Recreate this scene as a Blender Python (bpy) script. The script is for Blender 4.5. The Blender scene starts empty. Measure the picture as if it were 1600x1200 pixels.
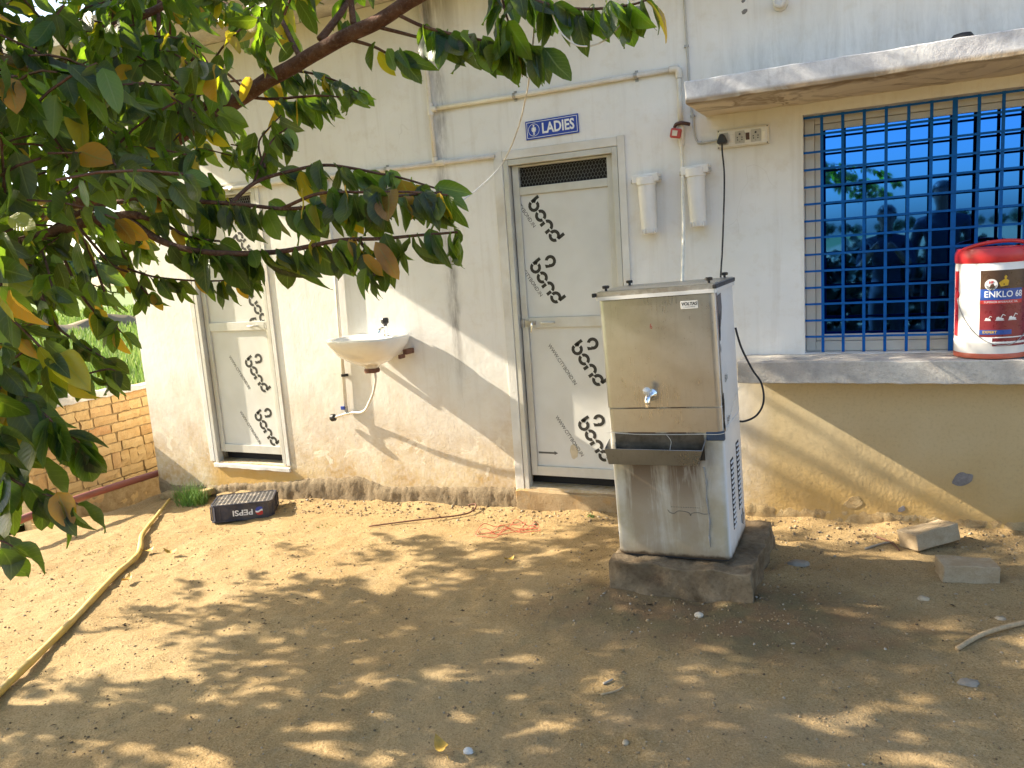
import bpy, math, random
import numpy as np
from mathutils import Vector, Matrix, Euler, noise as mnoise
random.seed(7); rng = np.random.default_rng(11)
S = bpy.context.scene
COL = S.collection
PI = math.pi

# ------------------------------------------------------------------ camera, sky, sun, exposure
F = 1230.0                                     # focal length in pixels of the 1600 px wide photograph
YAW, PITCH, ROLL = math.radians(25.62), math.radians(9.2), math.radians(-4.01)
CAM = Vector((0.0, -4.5, 1.55))
fwd = Vector((-math.sin(YAW) * math.cos(PITCH), math.cos(YAW) * math.cos(PITCH), -math.sin(PITCH)))
rt0 = Vector((math.cos(YAW), math.sin(YAW), 0)); up0 = rt0.cross(fwd)
RT = math.cos(ROLL) * rt0 + math.sin(ROLL) * up0
UP = -math.sin(ROLL) * rt0 + math.cos(ROLL) * up0
cd = bpy.data.cameras.new('camera'); cam = bpy.data.objects.new('camera', cd); COL.objects.link(cam)
cd.sensor_width = 36; cd.lens = F / 1600 * 36; cd.clip_start = 0.05; cd.clip_end = 3000
cam.matrix_world = Matrix(((RT.x, UP.x, -fwd.x, CAM.x), (RT.y, UP.y, -fwd.y, CAM.y), (RT.z, UP.z, -fwd.z, CAM.z), (0, 0, 0, 1)))
S.camera = cam

SUN = Vector((1.0, 0.155, -0.62)).normalized()          # the way the light travels
w = bpy.data.worlds.new('World'); S.world = w; w.use_nodes = True
nt = w.node_tree; bg = nt.nodes['Background']
sky = nt.nodes.new('ShaderNodeTexSky'); sky.sky_type = 'NISHITA'; sky.sun_disc = False
sky.sun_elevation = math.asin(-SUN.z); sky.sun_rotation = math.atan2(-SUN.x, -SUN.y)
sky.air_density = 1.0; sky.dust_density = 1.8; sky.ozone_density = 1.0
nt.links.new(sky.outputs[0], bg.inputs[0]); bg.inputs[1].default_value = 0.13
sl = bpy.data.lights.new('sun', 'SUN'); sl.energy = 5.0; sl.angle = math.radians(0.53); sl.color = (1.0, 0.88, 0.70)
so = bpy.data.objects.new('sun', sl); COL.objects.link(so); so.location = (-8, -3, 7)
so.rotation_euler = SUN.to_track_quat('-Z', 'Y').to_euler()
S.view_settings.view_transform = 'Standard'; S.view_settings.look = 'None'
S.view_settings.exposure = 1.65; S.view_settings.gamma = 1.0; S.view_settings.use_curve_mapping = False
S.render.film_transparent = False
S.cycles.max_bounces = 5; S.cycles.use_light_tree = False; S.cycles.diffuse_bounces = 3; S.cycles.glossy_bounces = 3; S.cycles.transmission_bounces = 3; S.cycles.caustics_reflective = False; S.cycles.caustics_refractive = False

def pt(px, py, d):                              # a point d metres in front of the camera, along the axis
    return CAM + d * ((px - 800) / F * RT - (py - 600) / F * UP + fwd)
def project(p):
    v = Vector(p) - CAM; z = v.dot(fwd)
    return 800 + F * v.dot(RT) / z, 600 - F * v.dot(UP) / z, z

# ------------------------------------------------------------------ scene helpers
def link(o, parent=None):
    COL.objects.link(o)
    if parent is not None: o.parent = parent
    return o
def tag(o, label=None, cat=None, group=None, kind=None):
    for k, v in (('label', label), ('category', cat), ('group', group), ('kind', kind)):
        if v: o[k] = v
    return o
def thing(name, label, cat, loc=(0, 0, 0), rot=(0, 0, 0), group=None):
    o = bpy.data.objects.new(name, None); o.empty_display_size = 0.1
    o.location = loc; o.rotation_euler = rot
    return tag(link(o), label, cat, group)

class MB:
    def __init__(s): s.v = []; s.f = []
    def add(s, vs, fs, M=None):
        b = len(s.v)
        s.v += [tuple(M @ Vector(p)) if M is not None else tuple(p) for p in vs]
        s.f += [tuple(i + b for i in f) for f in fs]; return s
    def box(s, x0, y0, z0, x1, y1, z1, M=None):
        return s.add([(x0, y0, z0), (x1, y0, z0), (x1, y1, z0), (x0, y1, z0), (x0, y0, z1), (x1, y0, z1), (x1, y1, z1), (x0, y1, z1)],
                     [(0, 3, 2, 1), (4, 5, 6, 7), (0, 1, 5, 4), (1, 2, 6, 5), (2, 3, 7, 6), (3, 0, 4, 7)], M)
    def tube(s, path, r, n=8, M=None, cap=True):
        P = [Vector(p) for p in path]; R = r if hasattr(r, '__len__') else [r] * len(P)
        vs, fs = [], []; a = None
        for i, p in enumerate(P):
            t = (P[min(i + 1, len(P) - 1)] - P[max(i - 1, 0)]).normalized()
            if a is None: a = t.orthogonal().normalized()
            a = (a - t * a.dot(t)); a = a.normalized() if a.length > 1e-6 else t.orthogonal().normalized()
            b = t.cross(a)
            vs += [p + R[i] * (math.cos(2 * PI * k / n) * a + math.sin(2 * PI * k / n) * b) for k in range(n)]
        for i in range(len(P) - 1):
            for k in range(n):
                fs.append((i * n + k, i * n + (k + 1) % n, (i + 1) * n + (k + 1) % n, (i + 1) * n + k))
        if cap: fs += [tuple(range(n - 1, -1, -1)), tuple((len(P) - 1) * n + k for k in range(n))]
        return s.add(vs, fs, M)
    def lathe(s, prof, n=24, M=None, a0=0.0, a1=2 * PI, cap=True):
        full = abs(a1 - a0 - 2 * PI) < 1e-6; m = n if full else n + 1
        vs = [(r * math.cos(a0 + (a1 - a0) * k / n), r * math.sin(a0 + (a1 - a0) * k / n), z) for r, z in prof for k in range(m)]
        fs = []
        for i in range(len(prof) - 1):
            for k in range(n): fs.append((i * m + k, i * m + (k + 1) % m, (i + 1) * m + (k + 1) % m, (i + 1) * m + k))
        if cap and full:
            if prof[0][0] > 1e-5: fs.append(tuple(range(n - 1, -1, -1)))
            if prof[-1][0] > 1e-5: fs.append(tuple((len(prof) - 1) * m + k for k in range(n)))
        return s.add(vs, fs, M)
    def prism(s, poly, t, M=None):               # polygon in xy, extruded along z from 0 to t
        n = len(poly)
        return s.add([(x, y, 0) for x, y in poly] + [(x, y, t) for x, y in poly],
                     [tuple(range(n - 1, -1, -1)), tuple(range(n, 2 * n))] + [(i, (i + 1) % n, n + (i + 1) % n, n + i) for i in range(n)], M)
    def arc(s, cx, cy, r0, r1, a0, a1, t, M=None, n=10):
        a0, a1 = math.radians(a0), math.radians(a1)
        A = [a0 + (a1 - a0) * i / n for i in range(n + 1)]
        for i in range(n):
            q = [(cx + r0 * math.cos(A[i]), cy + r0 * math.sin(A[i])), (cx + r1 * math.cos(A[i]), cy + r1 * math.sin(A[i])),
                 (cx + r1 * math.cos(A[i + 1]), cy + r1 * math.sin(A[i + 1])), (cx + r0 * math.cos(A[i + 1]), cy + r0 * math.sin(A[i + 1]))]
            s.prism(q, t, M)
        return s
    def text(s, body, size, M=None, t=0.0004, off=0.0, align='CENTER', shear=0.0, sx=1.0):
        cu = bpy.data.curves.new('t', 'FONT'); cu.body = body; cu.size = size; cu.extrude = t; cu.offset = off
        cu.align_x = align; cu.align_y = 'CENTER'; cu.shear = shear; cu.resolution_u = 3
        ob = bpy.data.objects.new('t', cu); COL.objects.link(ob)
        bpy.context.view_layer.update()
        me = bpy.data.meshes.new_from_object(ob.evaluated_get(bpy.context.evaluated_depsgraph_get()))
        s.add([(v.co.x * sx, v.co.y, v.co.z) for v in me.vertices], [tuple(p.vertices) for p in me.polygons], M)
        bpy.data.objects.remove(ob); bpy.data.curves.remove(cu); bpy.data.meshes.remove(me); return s
    def mesh(s, name, mat, smooth=False):
        me = bpy.data.meshes.new(name); me.from_pydata([tuple(v) for v in s.v], [], s.f)
        if mat: me.materials.append(mat)
        if smooth: me.polygons.foreach_set('use_smooth', [True] * len(me.polygons))
        me.update(); return me
    def build(s, name, mat, parent=None, smooth=False, bevel=0.0, seg=2, auto=None):
        o = bpy.data.objects.new(name, s.mesh(name, mat, smooth or auto is not None)); link(o, parent)
        if bevel:
            b = o.modifiers.new('bevel', 'BEVEL'); b.width = bevel; b.segments = seg; b.limit_method = 'ANGLE'; b.angle_limit = math.radians(40)
        if auto is not None:
            try: o.data.set_sharp_from_angle(angle=math.radians(auto))
            except Exception: pass
        return o
def B(*a): return MB().box(*a)
def T(x=0, y=0, z=0): return Matrix.Translation((x, y, z))
def RX(d): return Matrix.Rotation(math.radians(d), 4, 'X')
def RY(d): return Matrix.Rotation(math.radians(d), 4, 'Y')
def RZ(d): return Matrix.Rotation(math.radians(d), 4, 'Z')
def WALLM(x, z, y=0.0, deg=0.0):                # local xy -> the wall plane (x right, y up), local z out of the wall
    return T(x, y, z) @ RX(90) @ RZ(deg)
def smooth_path(pts, n=6):
    P = [Vector(p) for p in pts]; out = []
    for i in range(len(P) - 1):
        p0, p1, p2, p3 = P[max(i - 1, 0)], P[i], P[i + 1], P[min(i + 2, len(P) - 1)]
        for k in range(n):
            t = k / n
            out.append(0.5 * ((2 * p1) + (p2 - p0) * t + (2 * p0 - 5 * p1 + 4 * p2 - p3) * t * t + (3 * p1 - p0 - 3 * p2 + p3) * t ** 3))
    return out + [P[-1]]
def sm(a, b, x):
    t = min(1, max(0, (x - a) / (b - a))); return t * t * (3 - 2 * t)

# ------------------------------------------------------------------ materials
class Mt:
    def __init__(s, name):
        s.mat = bpy.data.materials.new(name); s.mat.use_nodes = True; s.t = s.mat.node_tree; s.b = s.t.nodes['Principled BSDF']; s._p = None
    def n(s, typ, ins=(), **pr):
        d = s.t.nodes.new('ShaderNode' + typ)
        for k, v in pr.items(): setattr(d, k, v)
        for k, v in dict(ins).items(): s.set(d.inputs[k], v)
        return d
    def set(s, sock, v):
        if isinstance(v, bpy.types.NodeSocket): s.t.links.new(v, sock)
        elif isinstance(v, (tuple, list)) and len(v) == 3 and sock.type == 'RGBA': sock.default_value = (*v, 1)
        else: sock.default_value = v
    def pos(s):
        if s._p is None: s._p = s.n('NewGeometry').outputs['Position']
        return s._p
    def obj(s): return s.n('TexCoord').outputs['Object']
    def xyz(s, v): return s.n('SeparateXYZ', {0: v}).outputs
    def scl(s, v, k): return s.n('VectorMath', {0: v, 1: k}, operation='MULTIPLY').outputs[0]
    def noise(s, scale, vec=None, detail=3.5, rough=0.6, dist=0.0):
        return s.n('TexNoise', {'Vector': vec if vec is not None else s.pos(), 'Scale': scale, 'Detail': detail, 'Roughness': rough, 'Distortion': dist}).outputs[0]
    def vor(s, scale, vec=None, feature='F1', out='Distance'):
        return s.n('TexVoronoi', {'Vector': vec if vec is not None else s.pos(), 'Scale': scale}, feature=feature).outputs[out]
    def ramp(s, fac, stops, interp='LINEAR'):
        d = s.n('ValToRGB', {0: fac}); e = d.color_ramp; e.interpolation = interp
        while len(e.elements) < len(stops): e.elements.new(0.5)
        for el, (p, c) in zip(e.elements, stops): el.position = p; el.color = (*c, 1) if len(c) == 3 else c
        return d.outputs[0]
    def mix(s, fac, a, b, mode='MIX'):
        d = s.n('Mix', data_type='RGBA', blend_type=mode); d.clamp_factor = True
        s.set(d.inputs[0], fac); s.set(d.inputs[6], a); s.set(d.inputs[7], b); return d.outputs[2]
    def m(s, op, a, b=0.0, clamp=False):
        d = s.n('Math', operation=op, use_clamp=clamp); s.set(d.inputs[0], a); s.set(d.inputs[1], b); return d.outputs[0]
    def rng(s, v, a, b, c=0.0, d=1.0, smooth=False):
        q = s.n('MapRange', interpolation_type='SMOOTHSTEP' if smooth else 'LINEAR')
        for i, x in enumerate((v, a, b, c, d)): s.set(q.inputs[i], x)
        return q.outputs[0]
    def band(s, v, c, wd):                       # 1 at c, 0 at c +- wd
        return s.rng(s.m('ABSOLUTE', s.m('SUBTRACT', v, c)), 0.0, wd, 1.0, 0.0, True)
    def bump(s, h, st, dist=0.01, nrm=None):
        i = {'Height': h, 'Strength': st, 'Distance': dist}
        if nrm is not None: i['Normal'] = nrm
        return s.n('Bump', i).outputs[0]
    def out(s, col=None, rough=None, metal=None, nrm=None, spec=None, **kw):
        for k, v in (('Base Color', col), ('Roughness', rough), ('Metallic', metal), ('Normal', nrm), ('Specular IOR Level', spec)):
            if v is not None: s.set(s.b.inputs[k], v)
        for k, v in kw.items(): s.set(s.b.inputs[k], v)
        return s.mat
def plain(name, col, rough=0.5, metal=0.0, var=0.12, scale=30, bump=0.0, bscale=200, dirt=None, dirt_amt=0.4, spec=None, **kw):
    """a colour with uneven tone, grime in blotches and a fine relief"""
    q = Mt(name); v = q.obj(); f = q.noise(scale, v)
    lo = tuple(c * (1 - var) for c in col); hi = tuple(min(1, c * (1 + var)) for c in col)
    c = q.mix(q.rng(f, 0.3, 0.7), lo, hi)
    if dirt: c = q.mix(q.rng(q.noise(scale * 0.35, v, 4, 0.7, 0.3), 0.47, 0.7, 0.0, dirt_amt), c, dirt)
    r = q.rng(f, 0.2, 0.8, max(0.02, rough - 0.1), min(1, rough + 0.12))
    nr = q.bump(q.noise(bscale, v, 4), bump, 0.004) if bump else None
    return q.out(c, r, metal, nr, spec, **kw)

def make_plaster():
    q = Mt('plaster'); X, Y, Z = q.xyz(q.pos())
    big = q.noise(1.3, None, 5, 0.6, 0.4); fine = q.noise(9, None, 5, 0.7)
    st = q.noise(1.0, q.scl(q.pos(), (14, 1, 0.9)), 6, 0.65, 0.2)              # rain streaks
    c = q.mix(q.rng(big, 0.35, 0.7), (0.73, 0.715, 0.675), (0.82, 0.812, 0.785))
    c = q.mix(q.rng(st, 0.52, 0.78, 0, 0.35), c, (0.50, 0.45, 0.37))
    c = q.mix(q.rng(fine, 0.52, 0.8, 0, 0.45), c, (0.60, 0.53, 0.42))
    # damp black streaks below the pipe stack and over the awning
    s1 = q.m('MULTIPLY', q.band(q.m('ADD', X, q.m('MULTIPLY', q.noise(2.5), 0.16)), -2.455, 0.075), q.rng(Z, 0.55, 1.1))
    s1 = q.m('MULTIPLY', s1, q.rng(q.noise(3.2, q.scl(q.pos(), (6, 1, 1.2)), 6, 0.7), 0.36, 0.62))
    c = q.mix(q.m('MULTIPLY', s1, 0.72), c, (0.17, 0.155, 0.14))
    s3 = q.m('MULTIPLY', q.band(X, -2.5, 0.22), q.rng(Z, 2.75, 3.15)); s3 = q.m('MULTIPLY', s3, q.rng(st, 0.35, 0.55))
    c = q.mix(q.m('MULTIPLY', s3, 0.75), c, (0.14, 0.12, 0.09))
    s4 = q.m('MULTIPLY', q.rng(Z, 2.75, 2.38), q.rng(X, -0.95, -0.6)); s4 = q.m('MULTIPLY', s4, q.m('GREATER_THAN', Z, 2.3))
    s4 = q.m('MULTIPLY', s4, q.rng(q.noise(1.0, q.scl(q.pos(), (13, 1, 2.2)), 5, 0.75, 0.5), 0.38, 0.75))
    c = q.mix(q.m('MULTIPLY', s4, 0.5), c, (0.26, 0.25, 0.235))
    # mud splashed up from the yard, a wavy band
    h = q.m('ADD', Z, q.m('MULTIPLY', q.m('SUBTRACT', q.noise(2.2, None, 6, 0.65), 0.5), 0.75))
    mud = q.m('MULTIPLY', q.rng(h, 0.88, 0.05), q.rng(q.noise(24, None, 6, 0.7), 0.25, 0.6, 0.55, 1))
    c = q.mix(q.m('MULTIPLY', mud, 0.95), c, q.mix(q.rng(q.noise(3.5), 0.4, 0.62), (0.43, 0.28, 0.10), (0.58, 0.45, 0.25)))
    # the dado under the window ledge keeps an old ochre wash
    dado = q.m('MULTIPLY', q.rng(X, -0.75, -0.55), q.rng(Z, 0.9, 0.78))
    oc = q.mix(q.rng(q.m('ADD', Z, q.m('MULTIPLY', q.noise(3), 0.4)), 0.3, 0.8), (0.43, 0.29, 0.105), (0.58, 0.47, 0.27))
    oc = q.mix(q.rng(q.noise(60, None, 6, 0.75), 0.5, 0.75, 0, 0.4), oc, (0.25, 0.18, 0.09))
    c = q.mix(q.m('MULTIPLY', dado, 0.9), c, oc)
    st2 = q.m('MULTIPLY', q.m('MULTIPLY', q.rng(X, -4.95, -4.8), q.rng(X, -3.7, -4.1)), q.rng(q.m('ADD', Z, q.m('MULTIPLY', q.noise(6, None, 5, 0.7), 0.12)), 0.16, 0.08))
    c = q.mix(q.m('MULTIPLY', st2, 0.85), c, (0.52, 0.32, 0.085))
    # flaked paint near the foot
    fl = q.m('MULTIPLY', q.rng(q.noise(5.5, None, 4, 0.6, 0.6), 0.585, 0.60), q.m('MULTIPLY', q.rng(Z, 0.5, 0.36), q.m('MULTIPLY', q.rng(Z, 0.08, 0.14), q.rng(X, -0.9, -1.1))))
    c = q.mix(q.m('MULTIPLY', fl, 0.8), c, (0.74, 0.66, 0.52))
    # hair cracks
    cr = q.vor(1.7, q.n('VectorMath', {0: q.pos(), 1: q.scl(q.n('TexNoise', {'Vector': q.pos(), 'Scale': 3.0}).outputs[1], (0.5, 0.5, 0.5))}, operation='ADD').outputs[0], 'DISTANCE_TO_EDGE')
    ck = q.m('MULTIPLY', q.rng(cr, 0.0, 0.004, 1, 0), q.rng(q.noise(1.1), 0.56, 0.64))
    c = q.mix(q.m('MULTIPLY', ck, 0.3), c, (0.4, 0.36, 0.3))
    hgt = q.m('ADD', q.m('MULTIPLY', q.noise(7, None, 3), 1.0), q.m('MULTIPLY', q.noise(55, None, 3, 0.7), q.rng(Z, 0.0, 0.7, 0.6, 0.12)))
    return q.out(c, 0.85, 0, q.bump(hgt, 0.35, 0.012), 0.25)

def make_sand():
    q = Mt('sand'); X, Y, Z = q.xyz(q.pos())
    a = q.noise(0.9, None, 6, 0.6, 0.5); b = q.noise(14, None, 5, 0.75); g = q.noise(120, None, 3, 0.9); g2 = q.noise(42, None, 4, 0.8)
    c = q.mix(q.rng(a, 0.35, 0.68), (0.36, 0.24, 0.104), (0.455, 0.325, 0.157))
    c = q.mix(q.rng(b, 0.45, 0.78, 0, 0.5), c, (0.255, 0.18, 0.08))
    c = q.mix(q.rng(g, 0.52, 0.66, 0, 0.7), c, (0.56, 0.42, 0.235))
    c = q.mix(q.rng(g, 0.47, 0.34, 0, 0.8), c, (0.15, 0.10, 0.045)); c = q.mix(q.rng(q.noise(33, None, 5, 0.8, 0.4), 0.58, 0.72, 0, 0.55), c, (0.19, 0.13, 0.065)); c = q.mix(q.rng(q.noise(4.2, None, 5, 0.7), 0.5, 0.7, 0, 0.35), c, (0.45, 0.345, 0.20))
    # damp, slimy ground by the cooler's drip
    dx = q.m('DIVIDE', q.m('ADD', X, 0.62), 1.0); dy = q.m('DIVIDE', q.m('ADD', Y, 1.30), 0.42)
    r2 = q.m('ADD', q.m('MULTIPLY', dx, dx), q.m('MULTIPLY', dy, dy)); r2 = q.m('ADD', r2, q.m('MULTIPLY', q.m('SUBTRACT', q.noise(2.6), 0.5), 1.6))
    wet = q.rng(r2, 1.3, 0.0, 0, 0.72, True)
    c = q.mix(wet, c, q.mix(q.rng(q.noise(5), 0.4, 0.6), (0.105, 0.095, 0.05), (0.135, 0.08, 0.045)))
    # pale dust trodden into the middle of the yard
    dust = q.m('MULTIPLY', q.band(X, -0.6, 1.5), q.band(Y, -2.2, 0.7)); dust = q.m('MULTIPLY', dust, q.rng(q.noise(1.7), 0.4, 0.65, 0, 0.55))
    c = q.mix(dust, c, (0.40, 0.30, 0.185))
    gf = q.rng(X, -6.0, -7.2); c = q.mix(gf, c, (0.16, 0.19, 0.05))
    hgt = q.m('ADD', q.m('MULTIPLY', g, 0.9), q.m('MULTIPLY', g2, 0.9))
    return q.out(c, q.rng(wet, 0, 0.7, 0.95, 0.7), 0, q.bump(hgt, 0.85, 0.012), 0.2)

def make_leaf(name, per_object):
    q = Mt(name); info = q.n('ObjectInfo').outputs['Random'] if per_object else q.n('NewGeometry').outputs['Random Per Island']
    v = q.n('VertexColor', layer_name='leaf').outputs['Color']; across = q.xyz(v)
    c = q.ramp(info, [(0.0, (0.007, 0.018, 0.010)), (0.24, (0.009, 0.023, 0.010)), (0.38, (0.024, 0.028, 0.008)), (0.50, (0.013, 0.034, 0.010)), (0.68, (0.022, 0.056, 0.011)), (0.82, (0.060, 0.115, 0.014)), (0.90, (0.10, 0.15, 0.018)), (0.935, (0.34, 0.23, 0.02)), (0.97, (0.40, 0.17, 0.02)), (1.0, (0.16, 0.065, 0.022))])
    vein = q.rng(across[0], 0.0, 0.10, 1, 0)
    rib = q.m('MULTIPLY', q.rng(q.m('ABSOLUTE', q.m('SUBTRACT', q.m('FRACT', q.m('ADD', q.m('MULTIPLY', across[1], 9.0), q.m('MULTIPLY', across[0], -2.2))), 0.5)), 0.0, 0.12, 1, 0), 0.35)
    c = q.mix(q.m('MULTIPLY', q.m('MAXIMUM', vein, rib), 0.8), c, q.mix(0.55, c, (0.20, 0.24, 0.08)))
    c = q.mix(q.rng(q.noise(40, None, 5), 0.55, 0.75, 0, 0.5), c, q.mix(0.6, c, (0.15, 0.10, 0.03)))
    back = q.n('NewGeometry').outputs['Backfacing']
    face = q.mix(back, c, q.mix(0.4, c, (0.085, 0.085, 0.04)))
    q.out(face, q.rng(back, 0, 1, 0.36, 0.6), 0, q.bump(q.m('MAXIMUM', vein, rib), 0.35, 0.003), 0.5)
    tr = q.n('BsdfTranslucent', {'Color': q.mix(1.0, q.mix(0.22, c, (0.30, 0.42, 0.02)), (4.2, 4.5, 1.6), 'MULTIPLY')})
    mx = q.n('MixShader', {0: 0.33, 1: q.b.outputs[0], 2: tr.outputs[0]})
    q.t.links.new(mx.outputs[0], q.t.nodes['Material Output'].inputs[0]); return q.mat

def make_steel():
    q = Mt('stainless'); v = q.obj(); s = q.noise(1.0, q.scl(v, (260, 260, 6)), 4, 0.6); s2 = q.noise(3.5, v, 6, 0.6); sp = q.noise(70, v, 5, 0.8)
    c = q.mix(q.rng(s2, 0.35, 0.68), (0.345, 0.34, 0.325), (0.45, 0.445, 0.43)); c = q.mix(q.rng(q.noise(1.0, q.scl(v, (45, 45, 3.0)), 4, 0.7), 0.55, 0.8, 0, 0.3), c, (0.22, 0.19, 0.15))
    c = q.mix(q.rng(sp, 0.60, 0.75, 0, 0.7), c, (0.16, 0.12, 0.08))
    return q.out(c, q.m('ADD', q.rng(s, 0.3, 0.7, 0.25, 0.31), q.rng(s2, 0.4, 0.7, 0, 0.08)), 0.92, q.bump(q.noise(2.2, v, 2), 0.06, 0.02))
def make_cooler_white():
    q = Mt('cooler_white'); v = q.obj(); X, Y, Z = q.xyz(v)
    c = q.mix(q.rng(q.noise(5, v), 0.35, 0.7), (0.70, 0.72, 0.73), (0.77, 0.79, 0.80))
    front = q.rng(Y, -0.205, -0.215)
    Xd = q.m('ADD', X, q.m('MULTIPLY', q.m('SUBTRACT', q.noise(7, q.scl(v, (1, 1, 0.5)), 4, 0.7), 0.5), 0.16))
    s1 = q.m('MULTIPLY', q.band(Xd, -0.115, 0.11), q.rng(q.noise(1, q.scl(v, (18, 1, 2.2)), 5, 0.75, 0.6), 0.3, 0.6))
    s2 = q.m('MULTIPLY', q.band(Xd, 0.07, 0.19), q.rng(q.noise(1, q.scl(v, (15, 1, 2.0)), 5, 0.7, 0.4), 0.3, 0.56))
    gr = q.m('MULTIPLY', front, q.rng(q.noise(4, v, 6, 0.65), 0.3, 0.6, 0.45, 0.95)); c = q.mix(gr, c, (0.42, 0.365, 0.25))
    rust = q.m('MULTIPLY', q.m('ADD', q.m('MULTIPLY', s1, 1.9), q.m('MULTIPLY', s2, 1.3), True), q.m('MULTIPLY', front, q.rng(Z, 0.0, 0.40, 0.5, 1.0)))
    c = q.mix(q.m('MULTIPLY', rust, 0.95), c, q.mix(q.rng(Z, 0.25, 0.46), (0.27, 0.205, 0.135), (0.085, 0.05, 0.032)))
    ft = q.rng(q.m('ADD', Z, q.m('MULTIPLY', q.noise(9, v, 6), 0.14)), 0.15, 0.05, 0, 0.9); c = q.mix(ft, c, (0.24, 0.17, 0.09)); c = q.mix(q.rng(q.m('ADD', Z, q.m('MULTIPLY', q.noise(20, v), 0.04)), 0.05, 0.035), c, (0.06, 0.04, 0.025))
    c = q.mix(q.rng(q.noise(45, v, 5, 0.8), 0.66, 0.74, 0, 0.8), c, (0.12, 0.1, 0.08))
    return q.out(c, 0.38, 0, q.bump(q.noise(3, v), 0.05, 0.02), 0.5)
def make_concrete(name, col, dark, scale=6, stain=None):
    q = Mt(name); n1 = q.noise(scale, None, 7, 0.68, 0.3); n2 = q.noise(scale * 12, None, 5, 0.75)
    c = q.mix(q.rng(n1, 0.38, 0.64), dark, col); c = q.mix(q.rng(n2, 0.5, 0.78, 0, 0.6), c, tuple(x * 0.5 for x in dark))
    if stain: c = q.mix(q.rng(q.noise(scale * 0.6, None, 6, 0.7, 0.6), 0.52, 0.66, 0, 0.75), c, stain)
    return q.out(c, 0.92, 0, q.bump(q.m('ADD', n2, q.m('MULTIPLY', n1, 1.5)), 0.7, 0.01), 0.2)
def make_awning():
    q = Mt('awning_plaster'); X, Y, Z = q.xyz(q.pos()); n1 = q.noise(4, None, 7, 0.7, 0.5)
    c = q.mix(q.rng(n1, 0.38, 0.62), (0.42, 0.41, 0.42), (0.74, 0.73, 0.71))
    c = q.mix(q.rng(q.noise(1, q.scl(q.pos(), (9, 9, 2)), 6, 0.7), 0.55, 0.72, 0, 0.6), c, (0.20, 0.19, 0.19))
    under = q.rng(Z, 2.252, 2.234)
    wob = q.n('VectorMath', {0: q.pos(), 1: q.scl(q.n('TexNoise', {'Vector': q.pos(), 'Scale': 2.2, 'Detail': 3.0}).outputs[1], (0.55, 0.55, 0.0))}, operation='ADD').outputs[0]
    d = q.noise(2.4, wob, 5, 0.55, 1.2)
    ring = q.m('MULTIPLY', q.rng(q.m('ABSOLUTE', q.m('SUBTRACT', d, 0.5)), 0.0, 0.05, 1, 0), q.rng(q.noise(1.4), 0.42, 0.6))
    edge = q.rng(q.m('ADD', Y, q.m('MULTIPLY', q.noise(3.2, wob, 4, 0.6, 0.8), 0.55)), -0.10, -0.24)
    uc = q.mix(q.m('MULTIPLY', q.m('MAXIMUM', q.m('MULTIPLY', ring, 0.8), q.m('MULTIPLY', edge, 0.9)), 0.85), (0.68, 0.59, 0.44), (0.15, 0.085, 0.03))
    c = q.mix(under, c, uc)
    return q.out(c, 0.9, 0, q.bump(q.noise(30, None, 6, 0.7), 0.5, 0.01), 0.2)
def make_brick():
    q = Mt('clay_brick'); r = q.n('ObjectInfo').outputs['Random']
    c = q.ramp(r, [(0, (0.44, 0.27, 0.115)), (0.3, (0.52, 0.345, 0.15)), (0.75, (0.56, 0.40, 0.19)), (0.93, (0.50, 0.30, 0.13)), (1, (0.46, 0.20, 0.085))])
    c = q.mix(q.rng(q.noise(12, None, 7, 0.7), 0.42, 0.7, 0, 0.7), c, (0.55, 0.40, 0.21))
    Z = q.xyz(q.pos())[2]; c = q.mix(q.rng(q.m('ADD', Z, q.m('MULTIPLY', q.noise(4), 0.3)), 0.38, 0.0, 0, 0.7), c, (0.50, 0.36, 0.17))
    return q.out(c, 0.95, 0, q.bump(q.noise(90, None, 6, 0.75), 0.8, 0.008), 0.15)
def make_bark():
    q = Mt('bark'); v = q.pos(); n1 = q.noise(22, v, 7, 0.7, 0.5); n2 = q.noise(120, v, 4)
    c = q.mix(q.rng(n1, 0.35, 0.7), (0.085, 0.038, 0.024), (0.20, 0.105, 0.068)); c = q.mix(q.rng(n2, 0.55, 0.75, 0, 0.5), c, (0.30, 0.24, 0.19))
    return q.out(c, 0.85, 0, q.bump(q.m('ADD', n1, q.m('MULTIPLY', n2, 0.4)), 0.8, 0.01), 0.25)

PL = make_plaster(); SAND = make_sand(); STEEL = make_steel(); CW = make_cooler_white()
PLINTH = make_concrete('plinth_render', (0.33, 0.26, 0.165), (0.20, 0.15, 0.09), 9)
STEPC = make_concrete('step_concrete', (0.42, 0.32, 0.19), (0.30, 0.205, 0.105), 7, (0.46, 0.27, 0.09))
BLOCKC = make_concrete('stand_concrete', (0.29, 0.225, 0.145), (0.11, 0.075, 0.042), 5, (0.075, 0.05, 0.032))
STONEC = make_concrete('block_stone', (0.50, 0.40, 0.27), (0.40, 0.30, 0.18), 12)
LEDGE = make_concrete('ledge_plaster', (0.68, 0.64, 0.56), (0.45, 0.42, 0.38), 5, (0.36, 0.33, 0.30))
AWN = make_awning(); BRICK = make_brick(); BARK = make_bark()
MORTAR = make_concrete('mortar', (0.46, 0.35, 0.19), (0.30, 0.21, 0.10), 14)
LEAF = make_leaf('leaf', True); LEAFM = make_leaf('leaf_mass', False)
ALU = plain('door_aluminium', (0.56, 0.555, 0.51), 0.42, 0.15, 0.06, 8, dirt=(0.42, 0.33, 0.2), dirt_amt=0.4)
FILM = plain('door_film', (0.63, 0.63, 0.60), 0.36, 0.0, 0.06, 3, bump=0.25, bscale=10, dirt=(0.50, 0.44, 0.34), dirt_amt=0.35)
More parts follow.
